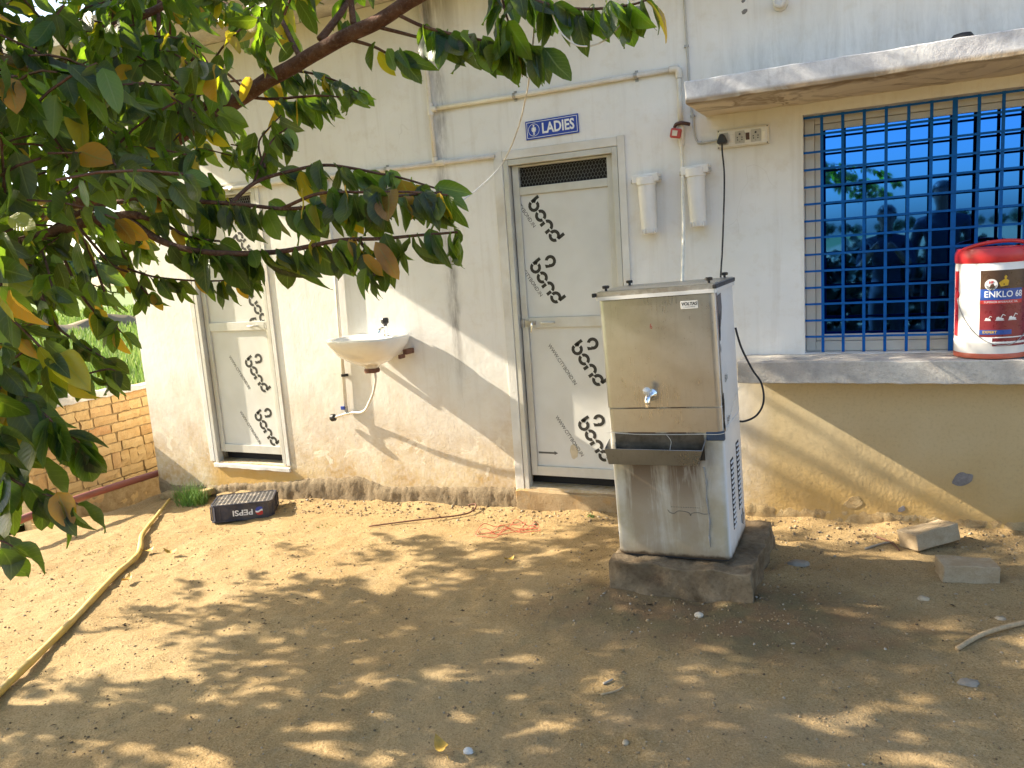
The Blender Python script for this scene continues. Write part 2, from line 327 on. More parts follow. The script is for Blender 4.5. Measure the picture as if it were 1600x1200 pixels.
INK = plain('print_black', (0.022, 0.02, 0.016), 0.5); INKT = plain('print_grey', (0.10, 0.095, 0.085), 0.6)
DARK = plain('interior_shade', (0.025, 0.022, 0.02), 0.9)  # near-black: shade of unlit rooms and openings put into the colour
PVC = plain('white_pvc', (0.72, 0.69, 0.62), 0.42, 0, 0.06, 12, dirt=(0.50, 0.40, 0.25), dirt_amt=0.5)
GREYC = plain('grey_conduit', (0.45, 0.44, 0.41), 0.5)
METAL = plain('dull_metal', (0.42, 0.41, 0.39), 0.42, 0.8, 0.15, 40, dirt=(0.2, 0.13, 0.07))
CHROME = plain('chrome', (0.80, 0.80, 0.80), 0.12, 1.0, 0.04, 30)
WIRE = plain('vent_wire', (0.20, 0.20, 0.19), 0.5, 0.6)
BLACK = plain('black_plastic', (0.018, 0.018, 0.02), 0.42, 0, 0.2, 30)
RUBBER = plain('black_rubber', (0.02, 0.02, 0.022), 0.7)
WHITEP = plain('white_plastic', (0.76, 0.75, 0.72), 0.35, 0, 0.04, 10, dirt=(0.55, 0.47, 0.36), dirt_amt=0.35)
CREAM = plain('cream_plastic', (0.70, 0.655, 0.55), 0.45, 0, 0.06, 10, dirt=(0.42, 0.33, 0.2), dirt_amt=0.4)
CERAMIC = plain('ceramic', (0.80, 0.775, 0.72), 0.12, 0, 0.03, 6, dirt=(0.62, 0.53, 0.38), dirt_amt=0.3, **{'Coat Weight': 0.5})
REDP = plain('red_plastic', (0.50, 0.025, 0.03), 0.35, 0, 0.12, 10); REDV = plain('red_valve', (0.45, 0.06, 0.05), 0.45)
BROWN = plain('brown_plastic', (0.07, 0.03, 0.022), 0.45)
BLUEBAR = plain('blue_bar_paint', (0.002, 0.095, 0.36), 0.6, 0.0, 0.15, 14, dirt=(0.01, 0.08, 0.24), dirt_amt=0.4, spec=0.15)
SIGNB = plain('sign_blue', (0.02, 0.055, 0.34), 0.3, 0, 0.08, 6); SIGNW = plain('sign_white', (0.78, 0.78, 0.76), 0.4)
WFRAME = plain('window_frame_aluminium', (0.60, 0.57, 0.51), 0.45, 0.1, 0.06, 8, dirt=(0.42, 0.36, 0.27), dirt_amt=0.4)
TRIM = plain('white_trim', (0.66, 0.65, 0.61), 0.8, 0, 0.1, 5, bump=0.4, bscale=60, dirt=(0.46, 0.38, 0.25), dirt_amt=0.5)
CRATE = plain('crate_plastic', (0.022, 0.026, 0.045), 0.5, 0, 0.3, 12, dirt=(0.20, 0.16, 0.11), dirt_amt=0.45)
CRATET = plain('crate_dusty', (0.15, 0.14, 0.13), 0.7, 0, 0.4, 40, dirt=(0.50, 0.42, 0.32), dirt_amt=0.9)
POLE = plain('yellow_pole', (0.56, 0.37, 0.085), 0.55, 0, 0.14, 9, bump=0.4, bscale=40, dirt=(0.55, 0.43, 0.25), dirt_amt=0.5)
REDPIPE = plain('red_brown_pipe', (0.27, 0.085, 0.06), 0.45, 0, 0.15, 4, dirt=(0.40, 0.27, 0.15), dirt_amt=0.4)
STRING = plain('white_string', (0.72, 0.69, 0.63), 0.8); STICK = plain('dry_stick', (0.42, 0.31, 0.18), 0.8, 0, 0.25, 60, bump=0.5, bscale=90)
IRON = plain('rusty_rod', (0.16, 0.075, 0.045), 0.75, 0.2, 0.3, 60); REDWIRE = plain('red_wire', (0.60, 0.10, 0.055), 0.55)
STONE = plain('grey_stone', (0.26, 0.225, 0.175), 0.9, 0, 0.2, 20, bump=0.6, bscale=60)
PEB = plain('pebble', (0.40, 0.32, 0.215), 0.9, 0, 0.5, 9)
DRYLEAF = plain('dry_leaf', (0.48, 0.30, 0.05), 0.6, 0, 0.3, 30); GRASS = plain('grass_blade', (0.15, 0.27, 0.045), 0.6, 0, 0.4, 3)
PATCH = make_concrete('repair_patch', (0.28, 0.27, 0.27), (0.2, 0.19, 0.19), 20)
def make_glass():
    q = Mt('blue_mirror_glass'); X, Y, Z = q.xyz(q.pos())
    n = q.bump(q.noise(1.6, None, 2), 0.02, 0.02)
    return q.out((0.033, 0.18, 0.60), q.rng(q.noise(20, None, 5), 0.4, 0.8, 0.015, 0.05), 1.0, n)
GLASS = make_glass()

# ------------------------------------------------------------------ the yard
def ground_z(x, y, fine=True):
    z = -0.02 - 0.042 * max(0.0, min(5.6, -0.5 - x)) - 0.28 * sm(-5.5 + 0.5 * min(0.0, y + 0.25), -6.15 + 0.5 * min(0.0, y + 0.25), x)
    if fine and x > -7 and y > -6:
        p = Vector((x, y, 0))
        z += 0.022 * mnoise.noise(p * 1.1) + 0.010 * mnoise.noise(p * 3.7 + Vector((5, 0, 0))) + 0.008 * mnoise.noise(p * 9) + 0.0042 * mnoise.noise(p * 24)
        z += 0.03 * math.exp(-((y + 0.03) / 0.14) ** 2) * (0.6 + 0.6 * mnoise.noise(p * 4.0)) * sm(-5.5, -4.2, x)     # soil banked along the wall
        d = max(abs(x + 0.84) - 0.33, abs(y + 0.85) - 0.36)
        z += 0.045 * math.exp(-(max(d, 0) / 0.16) ** 2) * (0.55 + 0.9 * mnoise.noise(p * 6.0))
    return z
def grow(a, step, end, k=1.35):
    out = []; x = a
    while abs(x) < abs(end): step *= k; x += step; out.append(x)
    return out
xs = list(np.arange(-5.9, 1.5, 0.0165)); ys = list(np.arange(-3.25, 0.03, 0.0165))
xs = grow(-5.9, -0.0165, -900)[::-1] + xs + grow(xs[-1], 0.0165, 900); ys = grow(-3.25, -0.0165, -900)[::-1] + ys + grow(ys[-1], 0.0165, 900)
gv = [(x, y, ground_z(x, y)) for y in ys for x in xs]; nx = len(xs)
gf = [(j * nx + i, j * nx + i + 1, (j + 1) * nx + i + 1, (j + 1) * nx + i) for j in range(len(ys) - 1) for i in range(nx - 1)]
g = MB(); g.v = gv; g.f = gf
tag(g.build('ground', SAND, smooth=True), kind='structure', label='dry sandy yard dappled with leaf shadow')

# ------------------------------------------------------------------ the building
bld = thing('building', 'low whitewashed building with two metal doors and a barred blue window', 'building', (0, 0, 0))
DX0, DX1, DZ0, DZ1 = -2.115, -1.385, 0.06, 2.13          # opening of the door under the sign
EX, EZ = -2.71, 0.04                                      # offset of the other door
WX0, WX1, WZ0, WZ1 = -0.387, 1.45, 0.92, 2.165
H = 3.18
holes = [(DX0, DX1, DZ0, DZ1), (DX0 + EX, DX1 + EX, DZ0 + EZ, DZ1 + EZ), (WX0, WX1, WZ0, WZ1)]
def wall_with_holes(x0, x1, z0, z1, holes, th, depth):
    X = sorted({x0, x1, *[h[0] for h in holes], *[h[1] for h in holes]}); Z = sorted({z0, z1, *[h[2] for h in holes], *[h[3] for h in holes]})
    m = MB()
    for a, b in zip(X, X[1:]):
        for c, d in zip(Z, Z[1:]):
            cx, cz = (a + b) / 2, (c + d) / 2
            if any(h[0] < cx < h[1] and h[2] < cz < h[3] for h in holes): continue
            m.add([(a, 0, c), (b, 0, c), (b, 0, d), (a, 0, d)], [(0, 1, 2, 3)])
            m.add([(a, th, c), (b, th, c), (b, th, d), (a, th, d)], [(3, 2, 1, 0)])
    for a, b, c, d in holes:
        m.add([(a, 0, c), (a, th, c), (a, th, d), (a, 0, d)], [(0, 1, 2, 3)]); m.add([(b, 0, c), (b, th, c), (b, th, d), (b, 0, d)], [(3, 2, 1, 0)])
        m.add([(a, 0, d), (b, 0, d), (b, th, d), (a, th, d)], [(3, 2, 1, 0)]); m.add([(a, 0, c), (b, 0, c), (b, th, c), (a, th, c)], [(0, 1, 2, 3)])
    m.add([(x0, 0, z0), (x0, th, z0), (x0, th, z1), (x0, 0, z1)], [(3, 2, 1, 0)]); m.add([(x1, 0, z0), (x1, th, z0), (x1, th, z1), (x1, 0, z1)], [(0, 1, 2, 3)])
    return m
wall_with_holes(-5.5, 4.2, -0.45, H, holes, 0.14, 0).build('wall', PL, bld)
B(-5.5, 0.143, -0.45, -5.36, 3.6, H).build('side_wall', PL, bld); B(4.06, 0.143, -0.45, 4.2, 3.6, H).build('side_wall', PL, bld)
B(-5.357, 3.46, -0.45, 4.057, 3.6, H).build('back_wall', PL, bld)
B(-5.357, 0.145, -0.44, 4.057, 3.457, -0.01).build('floor_slab', DARK, bld)
B(-5.9, -0.60, H + 0.003, 4.6, 3.9, H + 0.14).build('roof_slab', LEDGE, bld, bevel=0.008)

# rough plinth below the plaster: an uneven strip with a ragged top
def plinth(x0, x1, top, parent, name, mat, th=0.014):
    m = MB(); n = int((x1 - x0) / 0.012); r = 18; g0 = -0.42
    for j in range(r + 1):
        for i in range(n + 1):
            x = x0 + (x1 - x0) * i / n; t = top(x); z = g0 + (t - g0) * j / r
            p = Vector((x * 9, z * 9, 3.1))
            y = -th - 0.010 * mnoise.noise(p) - 0.006 * mnoise.noise(p * 3.3) - 0.003 * mnoise.noise(p * 9)
            if j == r: y = 0.004
            m.v.append((x, y, z))
    for j in range(r):
        for i in range(n): a = j * (n + 1) + i; m.f.append((a, a + 1, a + n + 2, a + n + 1))
    return m.build(name, mat, parent, smooth=True)
def ragged(x):
    z = np.interp(x, [-5.5, -5.35, -4.9, -4.4, -3.8, -3.44, -3.23, -2.8, -2.4, -2.1], [-0.06, -0.13, -0.10, -0.05, 0.02, 0.06, 0.0, 0.02, 0.05, 0.05])
    return float(z) + 0.014 * mnoise.noise(Vector((x * 4, 0, 0))) + 0.012 * mnoise.noise(Vector((x * 27, 1, 0))) + 0.010 * mnoise.noise(Vector((x * 70, 1, 0)))
plinth(-5.49, -2.12, ragged, bld, 'plinth', PLINTH)
plinth(-1.36, 4.18, lambda x: 0.06 + 0.03 * mnoise.noise(Vector((x * 5, 4, 0))) + 0.02 * mnoise.noise(Vector((x * 21, 4, 0))), bld, 'plinth', MORTAR, 0.003)
# broken footing stones in the corner
for i, (x, z, a, b) in enumerate([(-5.33, -0.20, 0.15, 0.05), (-5.12, -0.17, 0.12, 0.045), (-4.93, -0.15, 0.13, 0.05), (-4.72, -0.17, 0.1, 0.05), (-4.53, -0.14, 0.12, 0.04), (-5.22, -0.27, 0.13, 0.05), (-4.95, -0.25, 0.14, 0.05)]):
    m = B(-a / 2, -0.05, -b / 2, a / 2, 0.05, b / 2, RY(random.uniform(-7, 7))); o = m.build('footing_stone', MORTAR, bld, bevel=0.009)
    o.location = (x, -0.03 + random.uniform(-0.02, 0.005), z); o.rotation_euler = (0, 0, random.uniform(-.25, .25))
def slab(name, x0, y0, z0, x1, y1, z1, mat, parent, res=0.03, amp=0.006, top_only=False):
    """a hand-finished slab: a gridded box whose skin wanders"""
    m = MB(); nx_, ny_, nz_ = [max(1, int(round(d / res))) for d in (x1 - x0, y1 - y0, z1 - z0)]; idx = {}
    def V(i, j, k):
        if (i, j, k) not in idx:
            p = Vector((x0 + (x1 - x0) * i / nx_, y0 + (y1 - y0) * j / ny_, z0 + (z1 - z0) * k / nz_)); q = p * 9
            d = Vector((mnoise.noise(q), mnoise.noise(q + Vector((9, 0, 0))), mnoise.noise(q + Vector((0, 9, 0))))) + 0.5 * Vector((mnoise.noise(q * 3), mnoise.noise(q * 3 + Vector((9, 0, 0))), mnoise.noise(q * 3 + Vector((0, 9, 0)))))
            idx[(i, j, k)] = len(m.v); m.v.append(tuple(p + amp * d))
        return idx[(i, j, k)]
    for a in range(nx_):
        for b in range(ny_):
            m.f.append((V(a, b, 0), V(a, b + 1, 0), V(a + 1, b + 1, 0), V(a + 1, b, 0))); m.f.append((V(a, b, nz_), V(a + 1, b, nz_), V(a + 1, b + 1, nz_), V(a, b + 1, nz_)))
    for a in range(nx_):
        for c in range(nz_):
            m.f.append((V(a, 0, c), V(a + 1, 0, c), V(a + 1, 0, c + 1), V(a, 0, c + 1))); m.f.append((V(a, ny_, c), V(a, ny_, c + 1), V(a + 1, ny_, c + 1), V(a + 1, ny_, c)))
    for b in range(ny_):
        for c in range(nz_):
            m.f.append((V(0, b, c), V(0, b, c + 1), V(0, b + 1, c + 1), V(0, b + 1, c))); m.f.append((V(nx_, b, c), V(nx_, b + 1, c), V(nx_, b + 1, c + 1), V(nx_, b, c + 1)))
    return m.build(name, mat, parent, auto=35, bevel=0.004)
slab('awning', -0.88, -0.50, 2.22, 2.3, -0.002, 2.325, AWN, bld, 0.035, 0.005)
slab('window_ledge', -0.70, -0.285, 0.805, 2.3, -0.002, 0.918, LEDGE, bld, 0.035, 0.006)
slab('door_step', -2.16, -0.05, -0.35, -1.0, 0.139, 0.045, STEPC, bld, 0.04, 0.009)
slab('door_step', -4.83, -0.022, 0.055, -4.06, 0.139, 0.088, TRIM, bld, 0.03, 0.005)
for x, z, r in ((0.374, 0.262, 0.05), (-0.14, 0.097, 0.05), (0.095, 0.079, 0.022), (-0.672, 2.775, 0.012), (-0.668, 2.722, 0.017)):
    r *= 0.8; poly = [(r * (1 + 0.6 * mnoise.noise(Vector((math.cos(a) * 1.3, math.sin(a) * 1.3, x * 7)))) * math.cos(a) * 1.15, r * (1 + 0.25 * mnoise.noise(Vector((math.cos(a) * 1.3, math.sin(a) * 1.3, x * 7 + 3)))) * math.sin(a) * 0.8) for a in np.linspace(0, 2 * PI, 26)[:-1]]
    MB().prism(poly, 0.0025, WALLM(x, z, 0.0, 25)).build('plaster_patch', MORTAR if x < 0 and z < 1 else PATCH, bld)

# --- doors
def bond(m, x, z, ang, s, y, mark=True, skip=0):
    """the stencil word on the film: four ring letters along a slanted line, a hooked mark over the first"""
    Mx = WALLM(x, z, y, ang); p = 0.083 * s; R1, R0 = 0.0415 * s, 0.0195 * s; t = 0.0005; wd = R1 - R0
    if skip < 1:
        m.arc(0, 0, R0, R1, -170, 100, t, Mx); m.arc(0, 0, R0, R1, 118, 178, t, Mx); m.prism([(-R1, 0.012 * s), (-R0, 0.012 * s), (-R0, 0.064 * s), (-R1, 0.064 * s)], t, Mx)
    if skip < 2: m.arc(p, 0, R0, R1, 15, 170, t, Mx); m.arc(p, 0, R0, R1, 192, 350, t, Mx)
    m.arc(2 * p, 0, R0, R1, 12, 165, t, Mx); m.prism([(2 * p - R1, -R1), (2 * p - R0, -R1), (2 * p - R0, -0.004 * s), (2 * p - R1, -0.004 * s)], t, Mx); m.prism([(2 * p + R0, -R1), (2 * p + R1, -R1), (2 * p + R1, -0.004 * s), (2 * p + R0, -0.004 * s)], t, Mx)
    m.arc(3 * p, 0, R0, R1, 15, 195, t, Mx); m.arc(3 * p, 0, R0, R1, 212, 350, t, Mx); m.prism([(3 * p + R0, 0.012 * s), (3 * p + R1, 0.012 * s), (3 * p + R1, 0.064 * s), (3 * p + R0, 0.064 * s)], t, Mx)
    if mark:
        m.arc(0.03 * s, 0.114 * s, R0, R1, -60, 225, t, Mx, 14); m.prism([(0.024 * s, 0.068 * s), (0.048 * s, 0.060 * s), (0.062 * s, 0.086 * s), (0.046 * s, 0.092 * s)], t, Mx)
def door(name, ox, oz, words, thin, label):
    d = bpy.data.objects.new(name, None); link(d, bld); d['label'] = label
    d.location = (ox + (DX0 + DX1) / 2, 0.02, oz + DZ0)
    T0 = T(-(DX0 + DX1) / 2, -0.02, -DZ0)
    def P(m, nm, mat, **k):
        m.v = [tuple(T0 @ Vector(v)) for v in m.v]; return m.build(nm, mat, d, **k)
    # fixed frame
    P(B(DX0 + 0.002, -0.008, DZ0 - 0.02, DX0 + 0.035, 0.05, DZ1 - 0.002), 'frame_post', ALU, bevel=0.003)
    P(B(DX1 - 0.035, -0.008, DZ0 + 0.005, DX1 - 0.002, 0.05, DZ1 - 0.002), 'frame_post', ALU, bevel=0.003)
    P(B(DX0 + 0.0355, -0.007, DZ1 - 0.036, DX1 - 0.0355, 0.05, DZ1 - 0.002), 'frame_head', ALU, bevel=0.003)
    # leaf: stiles, rails
    x0, x1 = DX0 + 0.043, DX1 - 0.037; y0, y1 = 0.028, 0.062; zb, zt = 0.135, DZ1 - 0.038
    P(B(x0, y0, zb, x0 + 0.042, y1, zt), 'stile', ALU, bevel=0.002); P(B(x1 - 0.042, y0, zb, x1, y1, zt), 'stile', ALU, bevel=0.002)
    for a, b in ((zb, zb + 0.062), (1.095, 1.160), (1.915, 1.962), (zt - 0.012, zt)):
        P(B(x0 + 0.0425, y0 + 0.001, a, x1 - 0.0425, y1, b), 'rail', ALU, bevel=0.002)
    pa, pb = x0 + 0.043, x1 - 0.043
    P(B(pa, 0.042, zb + 0.063, pb, 0.050, 1.094), 'panel', FILM); P(B(pa, 0.042, 1.161, pb, 0.050, 1.914), 'panel', FILM)
    # expanded metal vent
    m = MB(); va, vb, za, zc = pa, pb, 1.963, zt - 0.013; cw, ch = 0.0205, 0.0215; k = 0
    zrow = za
    while zrow < zc - 0.004:
        xx = va + (cw / 2 if k % 2 else 0)
        while xx < vb:
            L = [(xx, zrow + ch * 0.15), (xx, zrow + ch * 0.62), (xx + cw / 2, zrow + ch * 1.15), (xx - cw / 2, zrow + ch * 1.15)]
            for a, b in ((L[0], L[1]), (L[1], L[2]), (L[1], L[3])):
                if va <= a[0] <= vb and va <= b[0] <= vb and max(a[1], b[1]) < zc + 0.004:
                    m.tube([(a[0], 0.046, a[1]), (b[0], 0.046, b[1])], 0.00125, 4, cap=False)
            xx += cw
        zrow += ch; k += 1
    P(m, 'vent_mesh', WIRE)
    P(B(DX0 + 0.01, 0.125, DZ0 - 0.02, DX1 - 0.01, 0.138, DZ1 + 0.05), 'interior_shade_sheet', DARK)  # near-black sheet standing in for the unlit room behind the door
    # print on the protective film
    for (bx, bz, ang, s, mk, sk) in words:
        m = MB(); bond(m, bx, bz, ang, s, 0.0415, mk, sk); P(m, 'film_lettering', INK)
    for (tx, tz, ang, body) in thin: P(MB().text(body, 0.034, WALLM(tx, tz, 0.0413, ang), sx=0.92), 'film_small_lettering', INKT)
    # hasp, staple, grip
    s = -1 if ox == 0 else 1
    hx = x0 + 0.02 if s < 0 else x1 - 0.02
    m = B(hx - 0.035, y0 - 0.006, 1.105, hx + 0.03, y0 - 0.001, 1.150).box(hx + 0.032, y0 - 0.008, 1.115, hx + 0.075, y0 - 0.003, 1.142)
    m.tube([(hx - 0.004, y0 - 0.008, 1.10), (hx - 0.004, y0 - 0.008, 1.155)], 0.006, 8)
    for a, b in ((-0.026, 1.112), (-0.026, 1.143), (0.02, 1.112), (0.02, 1.143)): m.lathe([(0.004, 0), (0.003, 0.003), (0, 0.004)], 8, WALLM(hx + a, b, y0 - 0.006))
    P(m, 'hasp', METAL)
    P(MB().tube(smooth_path([(hx + 0.055, y0 - 0.01, 1.135), (hx + 0.06, y0 - 0.028, 1.125), (hx + 0.058, y0 - 0.03, 1.095), (hx + 0.05, y0 - 0.026, 1.072)]), 0.006, 8), 'lock_hook', CHROME, smooth=True)
    gx = x0 + 0.14 if s < 0 else x1 - 0.20
    m = MB().tube(smooth_path([(gx, y0, 1.128), (gx + 0.008, y0 - 0.022, 1.128), (gx + 0.07, y0 - 0.022, 1.128), (gx + 0.078, y0, 1.128)], 4), 0.007, 8)
    P(m, 'grip', ALU, smooth=True)
    return d
A = -57
wr = [(-1.945, 1.845, A, 0.91, False, 0), (-1.960, 1.470, A, 0.91, True, 0), (-1.715, 0.955, A, 0.92, True, 0), (-1.70, 0.475, A, 0.92, True, 0)]
tr = [(-2.002, 1.80, A, 'CITYBOND.IN'), (-1.985, 1.375, A, 'CITYBOND.IN'), (-1.82, 0.86, A, 'WWW.CITYBOND.IN'), (-1.80, 0.40, A, 'WWW.CITYBOND.IN')]
dr = door('door', 0, 0, wr, tr, 'metal door with black lettered film under the blue sign')
m = MB().prism([(0, -0.006), (0.11, -0.006), (0.11, -0.013), (0.135, 0), (0.11, 0.013), (0.11, 0.006), (0, 0.006)], 0.0005, WALLM(-2.02, 0.285, 0.0415)).text('SIDE', 0.012, WALLM(-1.965, 0.285, 0.0410))
m.v = [tuple(Vector(v) - Vector(((DX0 + DX1) / 2, 0.02, DZ0))) for v in m.v]; m.build('film_arrow', INKT, dr)
# a tear in the film low on the sheet
poly = [(0.045 * (1 + 0.4 * mnoise.noise(Vector((math.cos(a) * 2, math.sin(a) * 2, 4)))) * math.cos(a) * 0.6, 0.05 * (1 + 0.4 * mnoise.noise(Vector((math.cos(a) * 2, math.sin(a) * 2, 9)))) * math.sin(a)) for a in np.linspace(0, 2 * PI, 22)[:-1]]
m = MB().prism(poly, 0.0006, WALLM(-1.775, 0.30, 0.0415)); m.v = [tuple(Vector(v) - Vector(((DX0 + DX1) / 2, 0.02, DZ0))) for v in m.v]
m.build('film_tear', plain('torn_film', (0.55, 0.47, 0.33), 0.7), dr)
U = A + 180
wl = [(-1.50, 1.60, U, 0.91, True, 0), (-1.490, 1.185, U, 0.91, True, 0), (-1.685, 0.845, A, 0.91, True, 0), (-1.655, 0.425, A, 0.91, True, 0)]
tl = [(-1.79, 0.77, A, 'WWW.CITYBOND.IN'), (-1.75, 0.335, A, 'WWW.CITYBOND.IN'), (-1.455, 1.36, U, 'WWW.CITYBOND.IN')]
for L in (wl, tl):
    for i in range(len(L)): pass
dl = door('door', EX, EZ, wl, tl, 'metal door at the leafy end with upside-down lettering on its upper panel')
for nm, x in (('left', DX0), ('right', DX1)): pass
# painted reveal strip round the signed door
m = B(DX0 - 0.062, -0.010, 0.02, DX0 - 0.001, -0.001, DZ1 + 0.055).box(DX1 + 0.001, -0.010, 0.02, DX1 + 0.045, -0.001, DZ1 + 0.055).box(DX0 - 0.0, -0.0095, DZ1 + 0.001, DX1 + 0.0, -0.001, DZ1 + 0.052)
m.build('door_surround', TRIM, bld, bevel=0.003)
m = B(DX0 + EX - 0.05, -0.009, 0.10, DX0 + EX - 0.001, -0.001, DZ1 + EZ + 0.05).box(DX1 + EX + 0.001, -0.009, 0.10, DX1 + EX + 0.035, -0.001, DZ1 + EZ + 0.05).box(DX0 + EX, -0.0085, DZ1 + EZ + 0.001, DX1 + EX, -0.001, DZ1 + EZ + 0.048)
m.build('door_surround', TRIM, bld, bevel=0.003)

# --- window with bars
win = bpy.data.objects.new('window', None); link(win, bld); win.location = (WX0, 0.05, WZ0)
def PW(m, nm, mat, **k):
    m.v = [tuple(Vector(v) - Vector((WX0, 0.05, WZ0))) for v in m.v]; return m.build(nm, mat, win, **k)
fy0, fy1 = 0.085, 0.135
PW(B(WX0 + 0.002, fy0, WZ0 + 0.002, WX0 + 0.050, fy1, WZ1 - 0.002), 'frame', WFRAME, bevel=0.003)
PW(B(WX1 - 0.05, fy0, WZ0 + 0.002, WX1 - 0.002, fy1, WZ1 - 0.002), 'frame', WFRAME, bevel=0.003)
PW(B(WX0 + 0.0505, fy0, WZ0 + 0.002, WX1 - 0.0505, fy1, WZ0 + 0.055), 'frame', WFRAME, bevel=0.003)
PW(B(WX0 + 0.0505, fy0, WZ1 - 0.045, WX1 - 0.0505, fy1, WZ1 - 0.002), 'frame', WFRAME, bevel=0.003)
for a, b in ((WX0 + 0.052, 0.95), (0.954, WX1 - 0.052)):
    c, d = WZ0 + 0.057, WZ1 - 0.047
    PW(B(a, 0.10, c, a + 0.034, 0.128, d).box(b - 0.034, 0.10, c, b, 0.128, d).box(a + 0.0342, 0.101, c, b - 0.0342, 0.128, c + 0.034).box(a + 0.0342, 0.101, d - 0.03, b - 0.0342, 0.128, d), 'sash', WFRAME)
    PW(B(a + 0.030, 0.113, c + 0.030, b - 0.030, 0.117, d - 0.027), 'pane', GLASS)
PW(B(WX0 + 0.01, 0.131, WZ0 + 0.01, WX1 - 0.01, 0.139, WZ1 - 0.01), 'interior_shade_sheet', DARK)  # near-black sheet in place of the unlit room behind the glass
gr = bpy.data.objects.new('window_grille', None); link(gr, bld); gr.location = (WX0, 0.03, WZ0)
def PG(m, nm, mat, **k):
    m.v = [tuple(Vector(v) - Vector((WX0, 0.03, WZ0))) for v in m.v]; return m.build(nm, mat, gr, **k)
zz = [2.150 - i * 0.0878 for i in range(14)]
for z in zz:
    e = random.uniform(-0.002, 0.002)
    PG(B(WX0 - 0.006 + 0.008, 0.018, z - 0.0055, WX1 - 0.003, 0.0235, z + 0.0055), 'horizontal_bar', BLUEBAR)
x = -0.297; i = 0
while x < WX1 - 0.03:
    wd = 0.0115 if i == 6 else 0.0075
    PG(B(x - wd, 0.0245, WZ0 + 0.004, x + wd, 0.030, 2.158), 'vertical_bar', BLUEBAR); x += 0.1005; i += 1

# --- things on the wall
t = thing('sign', 'blue sign reading LADIES above the right-hand door', 'sign', (-1.778, -0.002, 2.283), (0, math.radians(-0.8), 0))
B(-0.168, -0.006, -0.054, 0.168, 0, 0.054).build('board', SIGNB, t, bevel=0.001)
m = MB()
for a in ((-0.160, -0.046, 0.160, -0.043), (-0.160, 0.043, 0.160, 0.046), (-0.160, -0.043, -0.157, 0.043), (0.157, -0.043, 0.160, 0.043)): m.box(a[0], -0.0068, a[1], a[2], -0.0060, a[3])
m.build('border', SIGNW, t)
m = MB().text('LADIES', 0.083, WALLM(0.039, -0.001, -0.0062), 0.0006, 0.0022, sx=0.80); m.build('lettering', SIGNW, t)
m = MB().arc(-0.115, 0, 0.0335, 0.0360, 0, 360, 0.0008, WALLM(0, 0, -0.006), 32)
Mi = WALLM(-0.115, 0, -0.006)
m.lathe([(0.0055, 0), (0.0055, 0.0008)], 14, Mi @ T(0, 0.0235, 0)); m.prism([(-0.0055, 0.016), (0.0055, 0.016), (0.009, 0.002), (0.0125, -0.010), (-0.0125, -0.010), (-0.009, 0.002)], 0.0008, Mi)
m.prism([(-0.0125, 0.013), (-0.007, 0.016), (-0.012, -0.004), (-0.015, -0.003)], 0.0008, Mi); m.prism([(0.0125, 0.013), (0.015, -0.003), (0.012, -0.004), (0.007, 0.016)], 0.0008, Mi)
m.prism([(-0.006, -0.010), (-0.001, -0.010), (-0.001, -0.029), (-0.005, -0.029)], 0.0008, Mi); m.prism([(0.001, -0.010), (0.006, -0.010), (0.005, -0.029), (0.001, -0.029)], 0.0008, Mi)
m.build('pictogram', SIGNW, t)

def clamp(x, z, vert=False):
    m = MB(); Mx = T(x, -0.02, z) @ (RY(90) if not vert else Matrix())
    m.lathe([(0.0155, -0.009), (0.0170, -0.009), (0.0170, 0.009), (0.0155, 0.009)], 14, Mx, cap=False)
    return m.box(x - (0.009 if not vert else 0.028), -0.004, z - (0.030 if not vert else 0.009), x + (0.009 if not vert else 0.028), -0.0005, z + (0.030 if not vert else 0.009))
r = 0.0135; Y = -0.020
t = thing('water_pipe', 'white plastic pipe from the roof over the right-hand door to a red valve', 'pipe', (-2.58, Y, 2.16))
def PT(t, m, nm, mat, **k):
    o = Vector(t.location); m.v = [tuple(Vector(v) - o) for v in m.v]; return m.build(nm, mat, t, **k)
PT(t, MB().tube([(-2.595, Y, H), (-2.585, Y, 2.8), (-2.578, Y, 2.185)], r, 12), 'riser', PVC, smooth=True)
PT(t, MB().tube([(-2.575, Y, 2.492), (-1.8, Y, 2.488), (-1.02, Y, 2.492)], r, 12), 'run', PVC, smooth=True)
PT(t, MB().tube([(-1.015, Y, 2.487), (-1.015, Y, 2.19)], r, 12), 'drop', PVC, smooth=True)
PT(t, MB().tube([(-2.580, Y, 2.525), (-2.580, Y, 2.455)], 0.019, 14).tube([(-2.575, Y, 2.491), (-2.535, Y, 2.491)], 0.019, 14), 'tee', PVC, auto=40)
PT(t, MB().tube(smooth_path([(-1.065, Y, 2.491), (-1.030, Y, 2.490), (-1.016, Y, 2.476), (-1.015, Y, 2.440)], 5), 0.019, 14), 'elbow', PVC, auto=40)
for x in (-2.0, -1.255): PT(t, clamp(x, 2.490), 'clamp', METAL, auto=40)
PT(t, MB().lathe([(0.018, 0.03), (0.020, 0.02), (0.020, -0.03), (0.016, -0.04), (0.016, -0.075), (0.011, -0.085)], 16, T(-1.015, Y, 2.165)), 'valve_body', WHITEP, auto=40)
PT(t, B(-0.030, -0.012, -0.026, 0.030, 0.012, 0.026, T(-1.035, Y - 0.034, 2.150) @ RY(12)), 'valve_handle', REDV, bevel=0.008)
PT(t, B(-0.014, -0.0140, -0.014, 0.014, -0.0123, 0.014, T(-1.038, Y - 0.034, 2.150) @ RY(12)), 'valve_label', CREAM)
PT(t, MB().tube(smooth_path([(-1.045, Y - 0.012, 2.186), (-1.03, Y - 0.03, 2.198), (-1.0, Y - 0.03, 2.20), (-0.965, Y - 0.004, 2.192)]), 0.010, 8), 'saddle_clamp', BROWN, smooth=True)
